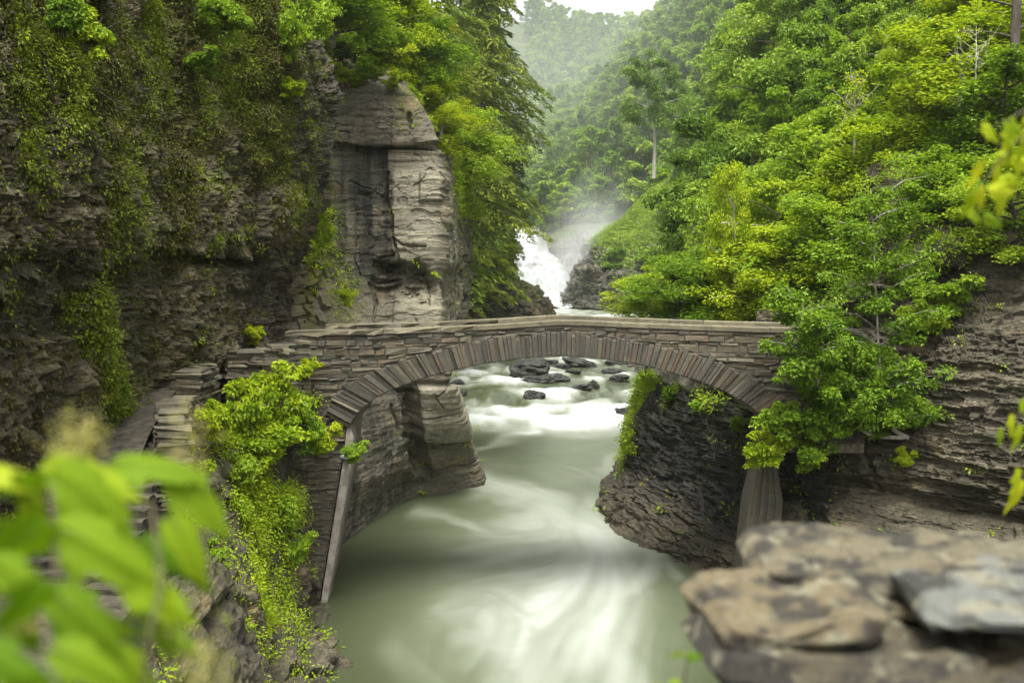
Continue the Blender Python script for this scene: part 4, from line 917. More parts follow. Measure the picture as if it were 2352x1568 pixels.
def wall(name, label, pts, thick, tops, bots, seed, cat='stone wall'):
    mb = MB(); drywall(mb, pts, thick, tops, bots, seed=seed); return tag(mb.build(name, M['wallstone']), label, cat, 'dry stone walls by the path')
wall('stone_wall', 'low stone wall joining the left end of the bridge parapet', [(-6.1,33.75),(-7.2,33.2),(-8.3,32.5)], .7, [8.05,7.85,7.75], [6.3,6.3,6.5], 21)
wall('stone_wall', 'upper free end of the stepped stone wall along the footpath', [(-8.45,31.4),(-8.5,30.6),(-8.45,29.4)], .72, [7.55,7.5,7.42], [6.2,6.1,5.9], 22)
wall('stone_wall', 'lower longer stone wall on the river side of the footpath', [(-8.55,29.3),(-8.4,28),(-8.0,26.6),(-7.55,25.1)], .7, [6.9,6.88,6.8,6.6], [5.6,5.4,5.1,4.7], 23)
wall('retaining_wall', 'crumbling grey retaining wall lower down the left bank among vines', [tuple(P(548,1070,31.6)[:2]),tuple(P(515,1070,29.6)[:2]),tuple(P(470,1100,27.4)[:2])], .5, [5.3,5.2,4.9], [3.2,3.2,3.2], 24)
wall('retaining_wall', 'lower pale retaining wall behind the big near leaves', [tuple(P(510,1180,27.2)[:2]),tuple(P(440,1180,25.6)[:2]),tuple(P(380,1200,23)[:2])], .5, [4.2,4.1,3.9], [2.6,2.6,2.6], 25)
# stair of ledged masonry climbing the slope beyond the right end
mb = MB()
for k in range(15):
    f = k / 14; a = P(1832 + 48*f, 640 - 92*f, 41 + 2*f); b = P(1880 + 40*f, 640 - 92*f, 41 + 2*f)
    w_ = b[0] - a[0]; z = a[2]
    box8(mb, np.array([[a[0], a[1]-.3, z-.45],[b[0], a[1]-.3, z-.45],[b[0], a[1]+1.6, z-.45],[a[0], a[1]+1.6, z-.45],[a[0], a[1]-.3, z],[b[0], a[1]-.3, z],[b[0], a[1]+1.6, z],[a[0], a[1]+1.6, z]]) + r.normal(size=(8, 3)) * .03, r.random() * 0.4)
tag(mb.build('stair_wall', M['bridge']), 'dark stepped stone wall climbing the slope beyond the bridge', 'stone wall')

# ------------------------------------------------------------------ near parapet of rough stones at the lower right
m, nt, _, _ = mat('near_stone'); s_ = N(nt); p_ = s_.obj(); t_ = s_.attr('tint')
c_ = s_.ramp(t_, [(0, (0.034, 0.030, 0.019)), (.35, (0.105, 0.083, 0.043)), (.7, (0.088, 0.079, 0.050)), (1, (0.10, 0.103, 0.088))])
n1_ = s_.noise(s_.vmul(p_, (1, 1, 1.8)), 7, 6, 0.7); n2_ = s_.noise(p_, 28, 6, 0.7); n3_ = s_.noise(p_, 14, 4, 0.6)
c_ = s_.mix(s_.mr(n1_, 0.46, 0.56, 0, 0.92), c_, (0.014, 0.0128, 0.0095)); c_ = s_.mix(s_.mr(n3_, 0.55, 0.66, 0, .75), c_, (0.19, 0.18, 0.115)); c_ = s_.mix(s_.mr(n2_, 0.5, 0.7, 0, .4), c_, (0.045, 0.041, 0.029))
s_.out(s_.bsdf(c_, 0.85, s_.bump(s_.math('ADD', n1_, n2_), 0.7, 0.012))); M['nearstone'] = m
def slabstone(seed, sx, sy, sz, tint, pw=0.26):
    rr = np.random.default_rng(seed); nu, nv = 90, 54
    hs_ = np.linspace(0, 1, nv // 2) ** 1.0; hh = np.arcsin(hs_ ** (1 / pw)); hh = np.concatenate([hh, PI - hh[::-1]]); T, H = np.meshgrid(np.linspace(0, 2*PI, nu, endpoint=False), hh)
    q = np.stack([np.cos(T)*np.sin(H), np.sin(T)*np.sin(H), np.cos(H)], -1); q = np.sign(q) * np.abs(q) ** pw
    o = rr.random(3) * 60; S = np.array([sx, sy, sz])
    q = q * (1 + 0.13 * fbm(q * 1.3 + o, 3))[..., None] * S
    nrm = unit(q / S**2); q = q + nrm * (0.036 * fbm(q * 6 + o, 4) + 0.014 * beds(q * 1.0 + o, 0.03, 5, 1.0, 0.02) + 0.008 * fbm(q * 30 + o, 3))[..., None]
    i, j = np.meshgrid(np.arange(nv - 1), np.arange(nu), indexing='ij'); j2 = (j + 1) % nu
    return new_mesh('stone', q, np.stack([i*nu+j, (i+1)*nu+j, (i+1)*nu+j2, i*nu+j2], -1).reshape(-1, 4), True, {'tint': np.full(nu*nv, tint)}, [M['nearstone']])
DS = 2.35; kpx = DS / FPX
nw = empty('rough_parapet', P(2050, 1568, DS + .1), 'rough near parapet of stacked weathered stones at lower right', 'stone wall')
no = np.array(nw.location)
for k, (u, v, dd, a, b, dp_, tn, ry, lab) in enumerate([
    (1990,1288,.25,300,34,.13,.55,.01,'flat lichen spotted top stone'), (2420,1296,.3,210,34,.13,.62,-.01,None), (1800,1392,.02,185,34,.14,.34,-.05,'tan stone with its tip pointing over the river'),
    (1990,1350,.2,150,26,.12,.36,.03,'tan stone sloping under the top stone'), (2270,1370,-.02,195,34,.14,1.0,.02,'blue grey stone on the right'),
    (1900,1486,.0,300,54,.14,.10,.04,'large dark lower stone'), (2350,1525,-.02,160,56,.14,.2,-.06,None),
    (2150,1440,.30,420,60,.12,.0,0,None), (2080,1600,.14,420,50,.14,.0,0,None), (2100,1720,.10,460,70,.13,.05,0,None)]):
    o = link('stone', slabstone(300 + k, a*kpx, dp_*1.4, b*kpx, tn), nw, P(u, v, DS + dd) - no); o.rotation_euler = (0.05, ry, 0.05 * (k % 3 - 1))
    if lab: o['label'] = lab
# ------------------------------------------------------------------ forest on the gorge sides
RV = np.random.default_rng(77)
BR = [broad_tree(s, 13.0, 4.3, 17, 0.27, 95, 220, 0.22) for s in (1, 2, 3, 4, 5)]
BM = [broad_tree(s, 11.0, 3.6, 15, 0.24, 85, 220, 0.15, 'mid') for s in (6, 7, 8)]
FR = [broad_tree(s, 13.0, 4.6, 13, 0.62, 60, 90, 0.18) for s in (11, 12, 13)]
PT = ('trunk', 'crown')
zones = { 'near': ('leafy green tree packed into the forest on the right gorge side', 'trees on the right gorge side'),
          'falls': ('paler hazy tree on the wooded slope behind the waterfall', 'trees on the slope behind the falls'),
          'far': ('faint misty tree on the farthest hilltop under the white sky', 'trees on the farthest hill') }
cand = []
for zone, y0, y1, n, x0, x1 in [('near', 44, 80, 1500, 9, 46), ('near', 80, 200, 5000, 9, 62), ('falls', 200, 238, 900, 8, 70), ('falls', 238, 430, 4200, -20, 95), ('far', 430, 640, 2600, 0, 130)]:
    for _ in range(n): cand.append((y0 + (y1-y0)*RV.random(), x0 + (x1-x0)*RV.random(), zone))
cand.sort(); pts = []; counts = {}
GU, GV = np.meshgrid(np.arange(0, 2352, 12), np.arange(-60, 740, 12)); cov = np.zeros(GU.shape)
for a_, b_, c_, d_ in [(0, 1010, -100, 740), (1010, 1230, -100, 330), (1010, 1170, 330, 740)]: cov[(GU >= a_) & (GU < b_) & (GV >= c_) & (GV < d_)] = 1     # hidden by the left cliff, buttress and conifers
for y, x, zone in cand:
    z = float(hill(np.array([x]), np.array([y]))[0]); u, v, _d = proj(np.array([x, y, z])); h = 13.0
    ut, vt, _d = proj(np.array([x, y, z + h])); wpx = 4.0 * FPX / y
    if u + wpx < 1030 or u - wpx > 2400 or vt > 740 or v < -120: continue
    if z < (18.6 if y > 232 else 6.5): continue
    if zone == 'near' and y > 160 and x < 32 + .16 * (y - 160): continue          # grass shoulder and rock knob
    if zone == 'near' and y > 84 and (z < 11 or x < 19 + .14 * (y - 84)): continue
    if zone == 'near' and y < 60 and (x < 14 or u > 1950 and v > 420): continue
    if zone == 'near' and y < 48 and x > 15.5: continue
    if zone == 'falls' and y < 238 and x < 33: continue
    if zone == 'falls' and y < 250 and z < 19: continue
    rad = 3.4 if y < 80 else 4.6 if y < 200 else 6.6 if y < 440 else 8.0
    if any((x-a)**2 + (y-b)**2 > -1 and (x-a)**2 + (y-b)**2 < rad*rad for a, b in pts if abs(y-b) < rad): continue
    if zone == 'near' and y < 80: lib, s = (BM if RV.random() < 0.6 else BR), 0.62 + 0.3 * RV.random()
    elif zone == 'near': lib, s = (BR if RV.random() < 0.8 else BM), 0.85 + 0.4 * RV.random()
    else: lib, s = FR, 0.9 + 0.4 * RV.random()
    sz = s * (0.85 + 0.35 * RV.random())
    uc, vc, _d = proj(np.array([x, y, z + 7.8 * sz])); rp = 4.0 * s * FPX / y; rv = 5.2 * sz * FPX / y
    el = ((GU - uc) / rp) ** 2 + ((GV - vc) / rv) ** 2 < 1.0
    if el.sum() < 3 or (cov[el] < 0.9).mean() < 0.30 or sum(counts.values()) >= 296: continue
    pts.append((x, y)); cov[((GU - uc) / rp) ** 2 + ((GV - vc) / rv) ** 2 < 0.55] += 0.55; counts[zone] = counts.get(zone, 0) + 1
    plant('broadleaf_tree', lib[int(RV.integers(len(lib)))], PT, (x, y, z - 0.3), zones[zone][0], 'tree', zones[zone][1], RV.random() * 6.28, (s, s, sz))
print('TREES', counts)
# undergrowth: leaves hugging the ground of the wooded slopes
gx2 = RV.random(60000); yy = 42 + 170 * RV.random(60000) ** 1.3; xx = 9 + (52) * gx2
zz = hill(xx, yy); ok = (zz > 7.0); xx, yy, zz = xx[ok], yy[ok], zz[ok]
dens = fbm(np.stack([xx*.25, yy*.2, xx*0], -1), 3); ok = dens + 0.25 * RV.normal(size=len(xx)) > -0.25; xx, yy, zz = xx[ok], yy[ok], zz[ok]
n = len(xx); c = np.stack([xx, yy, zz + 0.15 + 0.7 * RV.random(n)], -1)
v = leaf_arrays(c, RV.normal(size=(n, 3)) * np.array([1, 1, .4]), RV.normal(size=(n, 3)) * .4 + np.array([-0.4, -0.2, 1]), 0.35 + 0.4*RV.random(n), 0.22 + 0.2*RV.random(n))
tag(link('undergrowth', leaf_mesh('undergrowth', v, np.clip(0.4 + 0.5*dens[ok] + 0.25*RV.random(n), 0, 1), M['mid'])), 'low leafy undergrowth covering the forest floor', None, None, 'stuff')
# ------------------------------------------------------------------ conifers on the left bank above the buttress
CF = [conifer(s, 22, 4.4, 'hem', 130, .10, .42, 120, .25) for s in (21, 22, 23)]; CD = [conifer(24, 22, 4.2, 'hemdark', 46, .50, .36, 110, .3)]
for k, (x, y, s, lib, lab) in enumerate([
    (-6.9,58,1.0,CF,'tall conifer with a thick dark trunk rising just behind the buttress top'), (-5.4,97,1.4,CF,'shaggy yellow green conifer behind the buttress edge'),
    (-8.6,84,1.35,CF,'conifer half hidden by the top of the buttress'), (-3.4,108,1.5,CF,'broad conifer nearest the river gap on the left bank'),
    (-2.2,117,1.5,CF,'conifer farther upstream whose crown borders the hazy valley'), (0.0,121,.98,CD,'dark green hemlock with drooping tips against the hazy valley'),
    (-8.2,62,1.1,CF,'conifer above the mossy cliff shoulder'), (-5.2,124,1.5,CF,'tallest upstream conifer on the left bank')]):
    plant('conifer_tree', lib[k % len(lib)], PT, (x, y, float(hill(np.array([x]), np.array([y]))[0])), lab, 'tree', 'conifers on the left bank', 1.3 * k, (s, s, s))
# broadleaf trees and saplings round the buttress and the falls
def T(lib, u, v, d, s, label, group=None, name='young_tree', rz=None, parts=PT, cat='tree'):
    return plant(name, lib, parts, P(u, v, d), label, cat, group, RV.random()*6.28 if rz is None else rz, s)
SP = [broad_tree(s, 6.0, 1.75, 24, 0.135, 150, 110, 0.04, 'young', 'palebark', 0.85, 0, 1.25) for s in (31, 32, 33, 34)]
SM = [broad_tree(s, 6.0, 1.9, 24, 0.135, 150, 110, 0.03, 'mid', 'bark', 0.85, 0, 1.25) for s in (35, 36, 37)]
T(SP[0], 905, 190, 52.5, (1.1,1.1,.75), 'bright maple sapling on the top edge of the buttress', None)
T(SM[0], 960, 275, 54, (1.2,1.2,.85), 'leafy green sapling on the right shoulder of the buttress')
T(SM[1], 840, 110, 54, (1.2,1.2,.9), 'green sapling above the buttress against the dark conifers')
T(SP[1], 1010, 330, 53, (.9,.9,.5), 'yellow green sapling hanging over the buttress crack')
T(SM[2], 760, 60, 46, (1.4,1.4,.9), 'sapling at the top of the mossy cliff beside the buttress')
T(SM[0], 1040, 470, 60, (1.5,1.5,.9), 'bushy sapling low on the dark right side of the buttress')
T(BM[0], 1118, 670, 113, (.72,.72,1.0), 'full green tree on the dark rock point left of the falls')
T(BM[1], 1095, 690, 112, (.62,.62,.6), 'smaller green tree at the foot of the tree on the rock point')
T(BM[2], 1158, 668, 118, (.42,.42,.5), 'little round tree at the tip of the dark rock point')
# saplings and bushes on the terrace behind the right half of the bridge
G1 = 'saplings behind the bridge'
for k, (u, v, d, s, lib, lab) in enumerate([
    (1686,745,43,(.55,.55,1.05),SP[0],'tall narrow yellow green sapling rising above the bridge parapet'), (1640,745,44,(.95,.95,.55),SM[0],'green sapling at the left foot of the tall narrow sapling'),
    (1560,742,47,(1.2,1.2,.5),SM[1],'low spreading sapling just behind the parapet right of centre'), (1470,742,51,(1.0,1.0,.38),SP[1],'small wind bent sapling at the river edge behind the parapet'),
    (1760,745,42,(1.15,1.15,.62),SP[2],'pale yellow sapling right of the tall narrow one'), (1830,745,41,(1.1,1.1,.6),SP[3],'bright yellow sapling behind the right end of the parapet'),
    (1905,740,41,(1.3,1.3,.8),SM[2],'green sapling under the stepped stone wall'), (1790,690,47,(1.3,1.3,.85),SP[0],'yellow green sapling on the slope above the bright yellow one'),
    (1960,610,44,(1.3,1.3,.7),SP[1],'young tree on the slope left of the dark rock outcrop'), (2085,330,46,(.85,.85,.85),SP[2],'windblown light green sapling high on the right slope'),
    (1730,640,56,(1.4,1.4,.9),SM[0],'leafy tree on the slope behind the pale saplings'), (1600,735,50,(1.1,1.1,.45),SP[3],'yellowish bush sapling between parapet and dark rock'),
    (1890,560,50,(1.5,1.5,1.0),SM[1],'green tree on the slope left of the stepped stone wall'), (2200,330,42,(1.4,1.4,.8),SP[0],'yellow green tree above the layered rock cliff'),
    (2300,420,39.5,(1.2,1.2,.75),SM[2],'leafy tree at the top of the layered cliff by the right edge'), (2250,230,44,(1.5,1.5,.9),SP[3],'bright yellow tree beneath the bare pine trunk'),
    (2130,560,38,(1.0,1.0,.55),SM[0],'bushy sapling over the rock outcrop ledge'), (2010,520,43,(1.2,1.2,.7),SP[1],'yellow sapling below the leafless pale birch'),
    (2330,560,35,(1.0,1.0,.5),SM[1],'shrubby tree on the lip of the layered cliff at far right')]):
    T(lib, u, v, d, s, lab, G1)
# the young tree in front of the right end, with its second leaning stem
def sapling_front():
    r = np.random.default_rng(91); tb = MB(); cc, cr = [], []
    b0 = P(2058, 965, 33.5); rel = lambda u, v, d: P(u, v, d) - b0
    s1 = _cr(np.array([rel(2085,1005,33.7), rel(2050,985,33.5), rel(2026,930,33.4), rel(2018,800,33.3), rel(2010,640,33.3), rel(2002,470,33.2)]), 24, 0)
    s2 = _cr(np.array([rel(2075,1005,33.6), rel(2000,1000,33.3), rel(1930,950,32.9), rel(1880,880,32.6), rel(1838,800,32.4), rel(1845,700,32.4)]), 24, 0)
    tb.tube(s1, np.linspace(.075, .012, 24), 7); tb.tube(s2, np.linspace(.065, .01, 24), 7)
    for sp, n in ((s1, 62), (s2, 46)):
        for k in range(n):
            i = int(5 + 18.5 * (k + r.random()) / n); i = min(i, 23); a = sp[i]; an = r.random() * 2 * PI
            R = (1.75 if sp is s1 else 1.45) * (0.35 + .75 * r.random()) * (1 - 0.2 * (i / 23) ** 2) * (.75 if i < 9 else 1.1)
            b = a + np.array([math.cos(an) * R, math.sin(an) * R * .9, R * (.25 + .3 * r.random())])
            lp = limb(r, a, b, (0, 0, .1*R), 6); tb.tube(lp, np.linspace(.018, .005, 6), 4)
            for t in (0.4, 0.6, 0.8, 1.0):
                cc.append(a + (b - a) * t + r.normal(size=3) * .1); cr.append(.22 + .2 * r.random())
    v, t = cluster_leaves(np.array(cc), np.array(cr), 66, .125, .65, r, .22)
    plant('young_tree', (tb_mesh(tb, M['palebark']), leaf_mesh('crown', v, t, M['mid'])), PT, b0, 'two stemmed young tree with pale bark before the right end of the bridge', 'tree')
sapling_front()
# shrubs: left bank vines, bank under the arch, cliff foot
SH = [shrub_mesh(s, 1.0, .8, .9, .13, 12, 40, 95, 'young') for s in (41, 42, 43)]; SG = [shrub_mesh(s, 1.0, .8, .9, .12, 12, 40, 95, 'mid') for s in (44, 45, 46)]
PS = ('stems', 'foliage')
def S(lib, u, v, d, s, lab, grp=None, name='shrub', cat='shrub'): return plant(name, lib, PS, P(u, v, d), lab, cat, grp, RV.random()*6.28, s)
gl, gr_, ga = 'shrubs on the left bank', 'shrubs on the right bank', 'plants on the cliffs'
for k, (u, v, d, s, lib, lab) in enumerate([
    (560,960,30.2,(1.0,.9,1.5),SH[0],'bright shrub against the path wall, highest on the left bank'), (640,940,31.2,(1.15,.9,1.3),SH[1],'bright shrub between path wall and bridge end'), (500,980,28.2,(.75,.7,.9),SH[2],'small bright shrub under the lower path wall'),
    (600,1030,30.2,(1.2,.9,1.1),SH[0],'broad leafy shrub in the middle of the left bank'), (690,1000,32.2,(1.0,.8,1.2),SG[0],'green shrub hanging in front of the arch spring'), (740,1020,32.8,(.8,.7,.8),SH[1],'bright shrub at the left foot of the arch'),
    (815,1045,33.2,(.55,.5,.55),SG[1],'green leafy spray hanging over the pier edge by the drain pipe'), (560,1090,29,(.7,.6,.8),SG[2],'green vines hanging below the broad shrub beside the retaining wall'), (650,1200,30.4,(.8,.6,.9),SG[0],'darker shrub half way down the left bank'),
    (690,1270,31,(.6,.5,.8),SG[1],'shrub low on the left bank beside the brick pier'), (480,1380,25,(.6,.5,.55),SH[2],'bright shrub low on the bank behind the near leaves'), (520,1430,25,(.5,.4,.45),SH[0],'lowest bright shrub on the left bank'),
    (470,1290,24.2,(.7,.6,.7),SG[2],'green shrub beside the near leaves on the left bank'), (430,1110,25.6,(.6,.5,.8),SH[1],'bright shrub at the near end of the path wall'), (575,775,35.4,(.9,.6,.6),SH[2],'bright shrub on the cliff foot left of the bridge end'),
    (700,850,33.2,(.45,.4,.5),SH[0],'small vine creeping up the joint of path wall and bridge')]):
    S(lib, u, v, d, s, lab, gl, 'vine_shrub' if k < 9 else 'shrub')
for k, (u, v, d, s, lib, lab) in enumerate([
    (1555,915,45.5,(1.3,.9,.7),SG[0],'green shrub on the black bank left under the arch'), (1640,960,42,(1.3,.9,.8),SG[1],'green shrub hanging over the black bank below the arch'), (1500,930,50,(.9,.8,1.0),SG[2],'airy shrub on the river end of the black bank'),
    (1710,985,39,(.9,.8,.6),SG[0],'small shrub under the arch by the right pier'), (1752,1040,33.2,(1.05,.8,.95),SH[0],'light green shrub in front of the right pier'), (1835,985,35.2,(1.2,.9,1.0),SG[1],'green shrub right of the right pier'),
    (1900,960,35.2,(1.2,.9,1.1),SG[2],'green shrub at the foot of the two stemmed tree, left side'), (2100,950,33.8,(.9,.8,.8),SG[0],'green shrub at the foot of the two stemmed tree, right side'), (1800,975,33,(1.1,.8,1.0),SG[2],'green shrub over the masonry just right of the arch spring'), (1895,1000,33,(1.3,.8,1.1),SG[0],'green shrub between the right pier and the two stemmed tree'), (1850,1055,33.2,(.9,.7,.8),SG[1],'low green shrub on the rock right of the light green shrub'), (2200,690,35,(1.3,1.0,1.0),SG[1],'bushy shrub on the ledge of the layered cliff'),
    (2120,740,35.2,(1.0,.9,1.0),SG[2],'shrub behind the two stemmed tree against the layered cliff'), (2080,1060,33.4,(.5,.4,.45),SH[1],'small tuft of leaves on the lower layered cliff'), (2000,870,35.2,(1.4,1.0,1.3),SG[0],'dense shrub between bridge end and two stemmed tree'),
    (1470,1000,49,(.55,.5,.9),SG[1],'narrow growth down the river edge of the black bank'), (1440,588,198,(4.2,3.6,2.4),SG[2],'green bushes on the rock knob right of the falls'), (1500,600,191,(5,4,3.2),SG[0],'wide bushes on the ledge right of the rock knob'),
    (1570,560,188,(5,4,3.6),SG[1],'bushes below the forest edge right of the grass shoulder'), (1400,612,196,(2.6,2.2,1.2),SG[2],'small green tuft on the rock knob beside the falls'), (1215,690,119,(1.6,1.3,.9),SG[0],'low olive bush on the tip of the dark rock point'), (1180,700,114,(1.8,1.5,1.2),SG[1],'low bush at the foot of the full tree on the rock point'), (1530,500,197,(5,4,3.6),SG[0],'bushes on the bright grass shoulder'), (1600,480,192,(5.5,5,5),SG[1],'highest bushes beside the grass shoulder'), (1548,412,214,(4.5,4,3.6),SG[1],'bushes at the top corner of the grass shoulder'), (1630,640,165,(4.6,4,2.8),SG[2],'bushes in front of the black rock wall')]):
    S(lib, u, v, d, s, lab, gr_)
for k, (u, v, d, s, lib, lab) in enumerate([
    (520,60,32.6,(1.2,.7,1.0),SG[0],'bright green bush hanging high on the mossy cliff'), (665,205,36.2,(.7,.6,.6),SH[0],'bright bush on the cliff corner beside the buttress'), (480,150,31.4,(.7,.5,.6),SG[1],'leafy bush below the highest bush on the mossy cliff'),
    (735,540,46.5,(.9,.6,1.3),SH[1],'bright plant growing down the cleft left of the buttress'), (795,690,46.5,(.45,.4,.7),SH[2],'small bright plant low on the mossy buttress foot'), (250,930,26.4,(.5,.4,1.0),SG[2],'bright ferny plant at the cliff foot by the path'),
    (205,90,23.4,(.8,.5,.9),SH[0],'yellow green bush high at the left of the cliff'), (140,60,22.5,(.7,.5,.8),SG[0],'feathery bush in the upper left corner of the cliff'), (640,110,36.4,(1.2,.8,1.6),SG[1],'dark green bush at the top of the cliff corner'),
    (700,60,38,(1.2,.8,1.5),SG[2],'bush above the cliff corner under the conifers'), (820,190,49.2,(.8,.5,.5),SH[1],'yellow green spray on the top of the buttress face'), (780,130,50,(1.2,.7,.9),SG[0],'bush draping the top left of the buttress'), (785,172,48.9,(.8,.6,.75),SH[0],'yellow green bush on the upper left corner of the buttress face'), (852,172,48.9,(.75,.5,.6),SG[2],'green bush on the brow of the buttress face'), (905,192,49.0,(.7,.5,.6),SH[1],'yellow green bush on the upper right corner of the buttress face'), (830,120,50.6,(1.6,.8,1.3),SG[1],'wide green bush crowning the buttress'), (912,178,51.2,(1.2,.7,1.2),SG[0],'green bush below the crown of the buttress on its right edge'), (880,150,51.0,(1.3,.7,1.2),SH[2],'bright bush over the highest ledge of the buttress'), (950,235,51,(.8,.6,.9),SG[1],'green bush on the sloping right shoulder of the buttress'), (985,300,51.5,(.7,.6,.8),SH[0],'bright bush beside the dark slot in the buttress'), (1020,430,55,(.9,.9,1.2),SG[2],'green bush clinging to the dark side of the buttress')]):
    S(lib, u, v, d, s, lab, ga)
# bare and half dead trees
def bare(u, v, d, hpx, spread, seed, bark, leafm, label, r0=.05, n=16, nl=0, name='bare_tree', lean=0.0):
    h = hpx * d / FPX; tb, tips = bare_mesh(seed, h, spread, bark, n, r0, 3, lean); cr = None
    if nl:
        rr = np.random.default_rng(seed); vv_, tt_ = cluster_leaves(tips, np.full(len(tips), .22), nl, .13, .6, rr); cr = leaf_mesh('crown', vv_, tt_, M[leafm])
    return plant(name, (tb_mesh(tb, M[bark]), cr), PT, P(u, v, d), label, 'tree')
bare(1962,355,45,190,1.3,61,'palebark','young','leafless pale birch standing out on the right slope',.06,16,5)
bare(1592,640,48,190,1.0,62,'bark','mid','thin grey sapling nearly bare before the dark rock ledge',.035,18,4)
bare(2240,210,40,150,1.4,63,'palebark','young','forked bare branches left of the pine trunk',.05,14,2)
plant('broadleaf_tree', broad_tree(64, 19, 5.2, 15, .4, 80, 120, .52, 'oak', 'palebark'), PT, P(1502, 395, 172), 'tall tree with a bare pale lower trunk at the hazy forest edge', 'tree')
# pine trunk at the right edge
tb = MB(); pb = P(2322, 330, 41); tp = _cr(np.array([[0,0,-1.2],[0,0,0],[.02,0,2.2],[.08,0,5],[.12,0,9]]), 14, 0); tb.tube(tp, np.linspace(.13, .09, 14), 10)
for (z, dx, dz) in [(3.05,-2.6,.35),(2.35,-1.6,.05),(2.5,1.2,.4),(1.5,-.35,.1),(4.2,-1.4,.5),(3.6,1.4,.3)]:
    tb.tube(limb(RV, (0.04,0,z), (dx, -.2, z+dz), (0,0,.1), 6), np.linspace(.03, .006, 6), 5)
plant('pine_tree', (tb_mesh(tb, M['bark']),), ('trunk',), pb, 'bare straight pine trunk at the top right edge', 'tree', None, 0, 1.58)

# ------------------------------------------------------------------ plants clinging to the cliffs (nobody could count them)
def scatter(sh, mask, n, r):
    p, nn = sh.p, sh.n; a = np.linalg.norm(np.cross(p[1:, :-1] - p[:-1, :-1], p[:-1, 1:] - p[:-1, :-1]), axis=-1)
    vis = (sh.uu > -80) & (sh.uu < 2440) & (sh.vv > -120) & (sh.vv < 1640)
    w = (a * (mask * vis)[:-1, :-1]).ravel(); w = w / w.sum(); k = r.choice(len(w), n, p=w)
    i, j = np.divmod(k, p.shape[1] - 1); f, g = r.random((2, n))[:, :, None]
    q = p[i, j] * (1-f)*(1-g) + p[i+1, j]*f*(1-g) + p[i, j+1]*(1-f)*g + p[i+1, j+1]*f*g
    return q, nn[i, j]
def tufts(sh, mask, n, per, L, spread, r, hang=0.6):
    q, nn = scatter(sh, mask, n, r); m_ = np.repeat(np.arange(n), per); N_ = len(m_)
    g = r.normal(size=(N_, 3)); c = q[m_] + g * spread * np.array([1, 1, .9]) + nn[m_] * (np.abs(r.normal(size=N_)) * spread * .8 + .02)[:, None]
    ax = g * .6 + nn[m_] * .7 + np.array([0, 0, -hang]); sc = (0.6 + .8 * r.random(n))[m_] * (0.7 + .6*r.random(N_))
    nr = nn[m_] * .7 + np.array([0, 0, .8]) + r.normal(size=(N_, 3)) * .35
    return leaf_arrays(c, ax, nr, L * sc, L * sc * .55), np.clip(np.repeat(r.random(n), per) * .6 + .4 * r.random(N_), 0, 1)
r9 = np.random.default_rng(303)
# grass shoulder above the rock knob by the falls
r5 = np.random.default_rng(55)
q_, n_ = scatter(Wk, np.clip(gk, 0, 1) ** 2 + .004, 26000, r5); n = len(q_); gt = np.clip(0.5 + 0.8 * fbm(q_ * .2, 3) + 0.2 * r5.normal(size=n), 0, 1)
v = leaf_arrays(q_ + n_ * .1, np.stack([-0.6 + r5.normal(size=n)*.4, r5.normal(size=n)*.4 - .3, np.full(n, .45)], -1), n_ + r5.normal(size=(n, 3)) * .3, 0.6 + .5*r5.random(n), 0.2 + .1*r5.random(n))
tag(link('grass', leaf_mesh('grass', v, gt, M['grass'])), 'bright green grass on the sloping shoulder right of the falls', None, None, 'stuff')
stk = fbm(S3(L.p, .6, .6, .4) + 7, 5); strk = sm(0.0, 0.4, stk) * (.35 + .65 * sm(-.2, .3, fbm(L.p * 1.7 + 90, 3)))
big = sm(-0.15, 0.3, fbm(L.p * .16 + 21, 3))
mk = (0.10 * sm(640, 520, L.vv) + .012 + .9 * ell(L.uu, L.vv, 200, 110, 330, 150) * (.3 + .7 * sm(-.1, .2, stk)) + 1.0 * sm(560, 120, L.vv) * big * sm(760, 350, L.uu + .5*L.vv*.3)) * (strk + .05) + .5 * carve(L.uu, L.vv, [(195, 690), (210, 780), (240, 870), (265, 960)], 22) + .25 * sm(900, 1050, L.vv) * strk * sm(200, 100, L.uu)
v, t = tufts(L, mk, 6500, 30, .066, .10, r9)
tag(link('cliff_plants', leaf_mesh('cliff_plants', v, t, M['cliffgreen'])), 'small bright plants clinging to the mossy cliff', None, None, 'stuff')
mk2 = (0.02 + sm(700, 420, L.vv) * sm(0.0, .35, fbm(S3(L.p, .4, .4, .12) + 60, 4))) * sm(780, 640, L.uu + .2*L.vv)
v, t = tufts(L, mk2, 20000, 12, .07, .085, r9, 1.3)
tag(link('hanging_moss', leaf_mesh('hanging_moss', v, t, M['mosstuft'])), 'dull olive moss hanging in strands on the overhanging cliff', None, None, 'stuff')
mk = sm(-.1, .3, fbm(Kb.p * .6, 3)) * (sm(760, 560, Kb.uu) + .15) * (1 - .85 * sm(1150, 1230, Kb.vv))
v, t = tufts(Kb, mk * sm(24, 30, Kb.d) + .25 * mk, 2400, 14, .075, .11, r9, .4)
tag(link('bank_plants', leaf_mesh('bank_plants', v, t, M['young'])), 'low bright plants over the left river bank', None, None, 'stuff')
mk = sm(-.1, .3, fbm(Rb.p * .6, 3)) * (sm(960, 890, Rb.vv) + .7 * sm(1480, 1455, Rb.uu) * sm(1080, 1020, Rb.vv)) + .004
v, t = tufts(Rb, mk, 1100, 13, .12, .14, r9, .3)
tag(link('bank_plants', leaf_mesh('bank_plants', v, t, M['mid'])), 'leafy growth on the rim of the black shale bank', None, None, 'stuff')
mk = sm(0, .35, fbm(Qc.p * .5 + 5, 3)) * (sm(700, 560, Qc.vv) * sm(2400, 2000, Qc.uu + (Qc.vv - 500)) + sm(1000, 900, Qc.vv) * sm(1960, 1860, Qc.uu)) + .005
v, t = tufts(Qc, mk, 1500, 13, .12, .13, r9, .3)
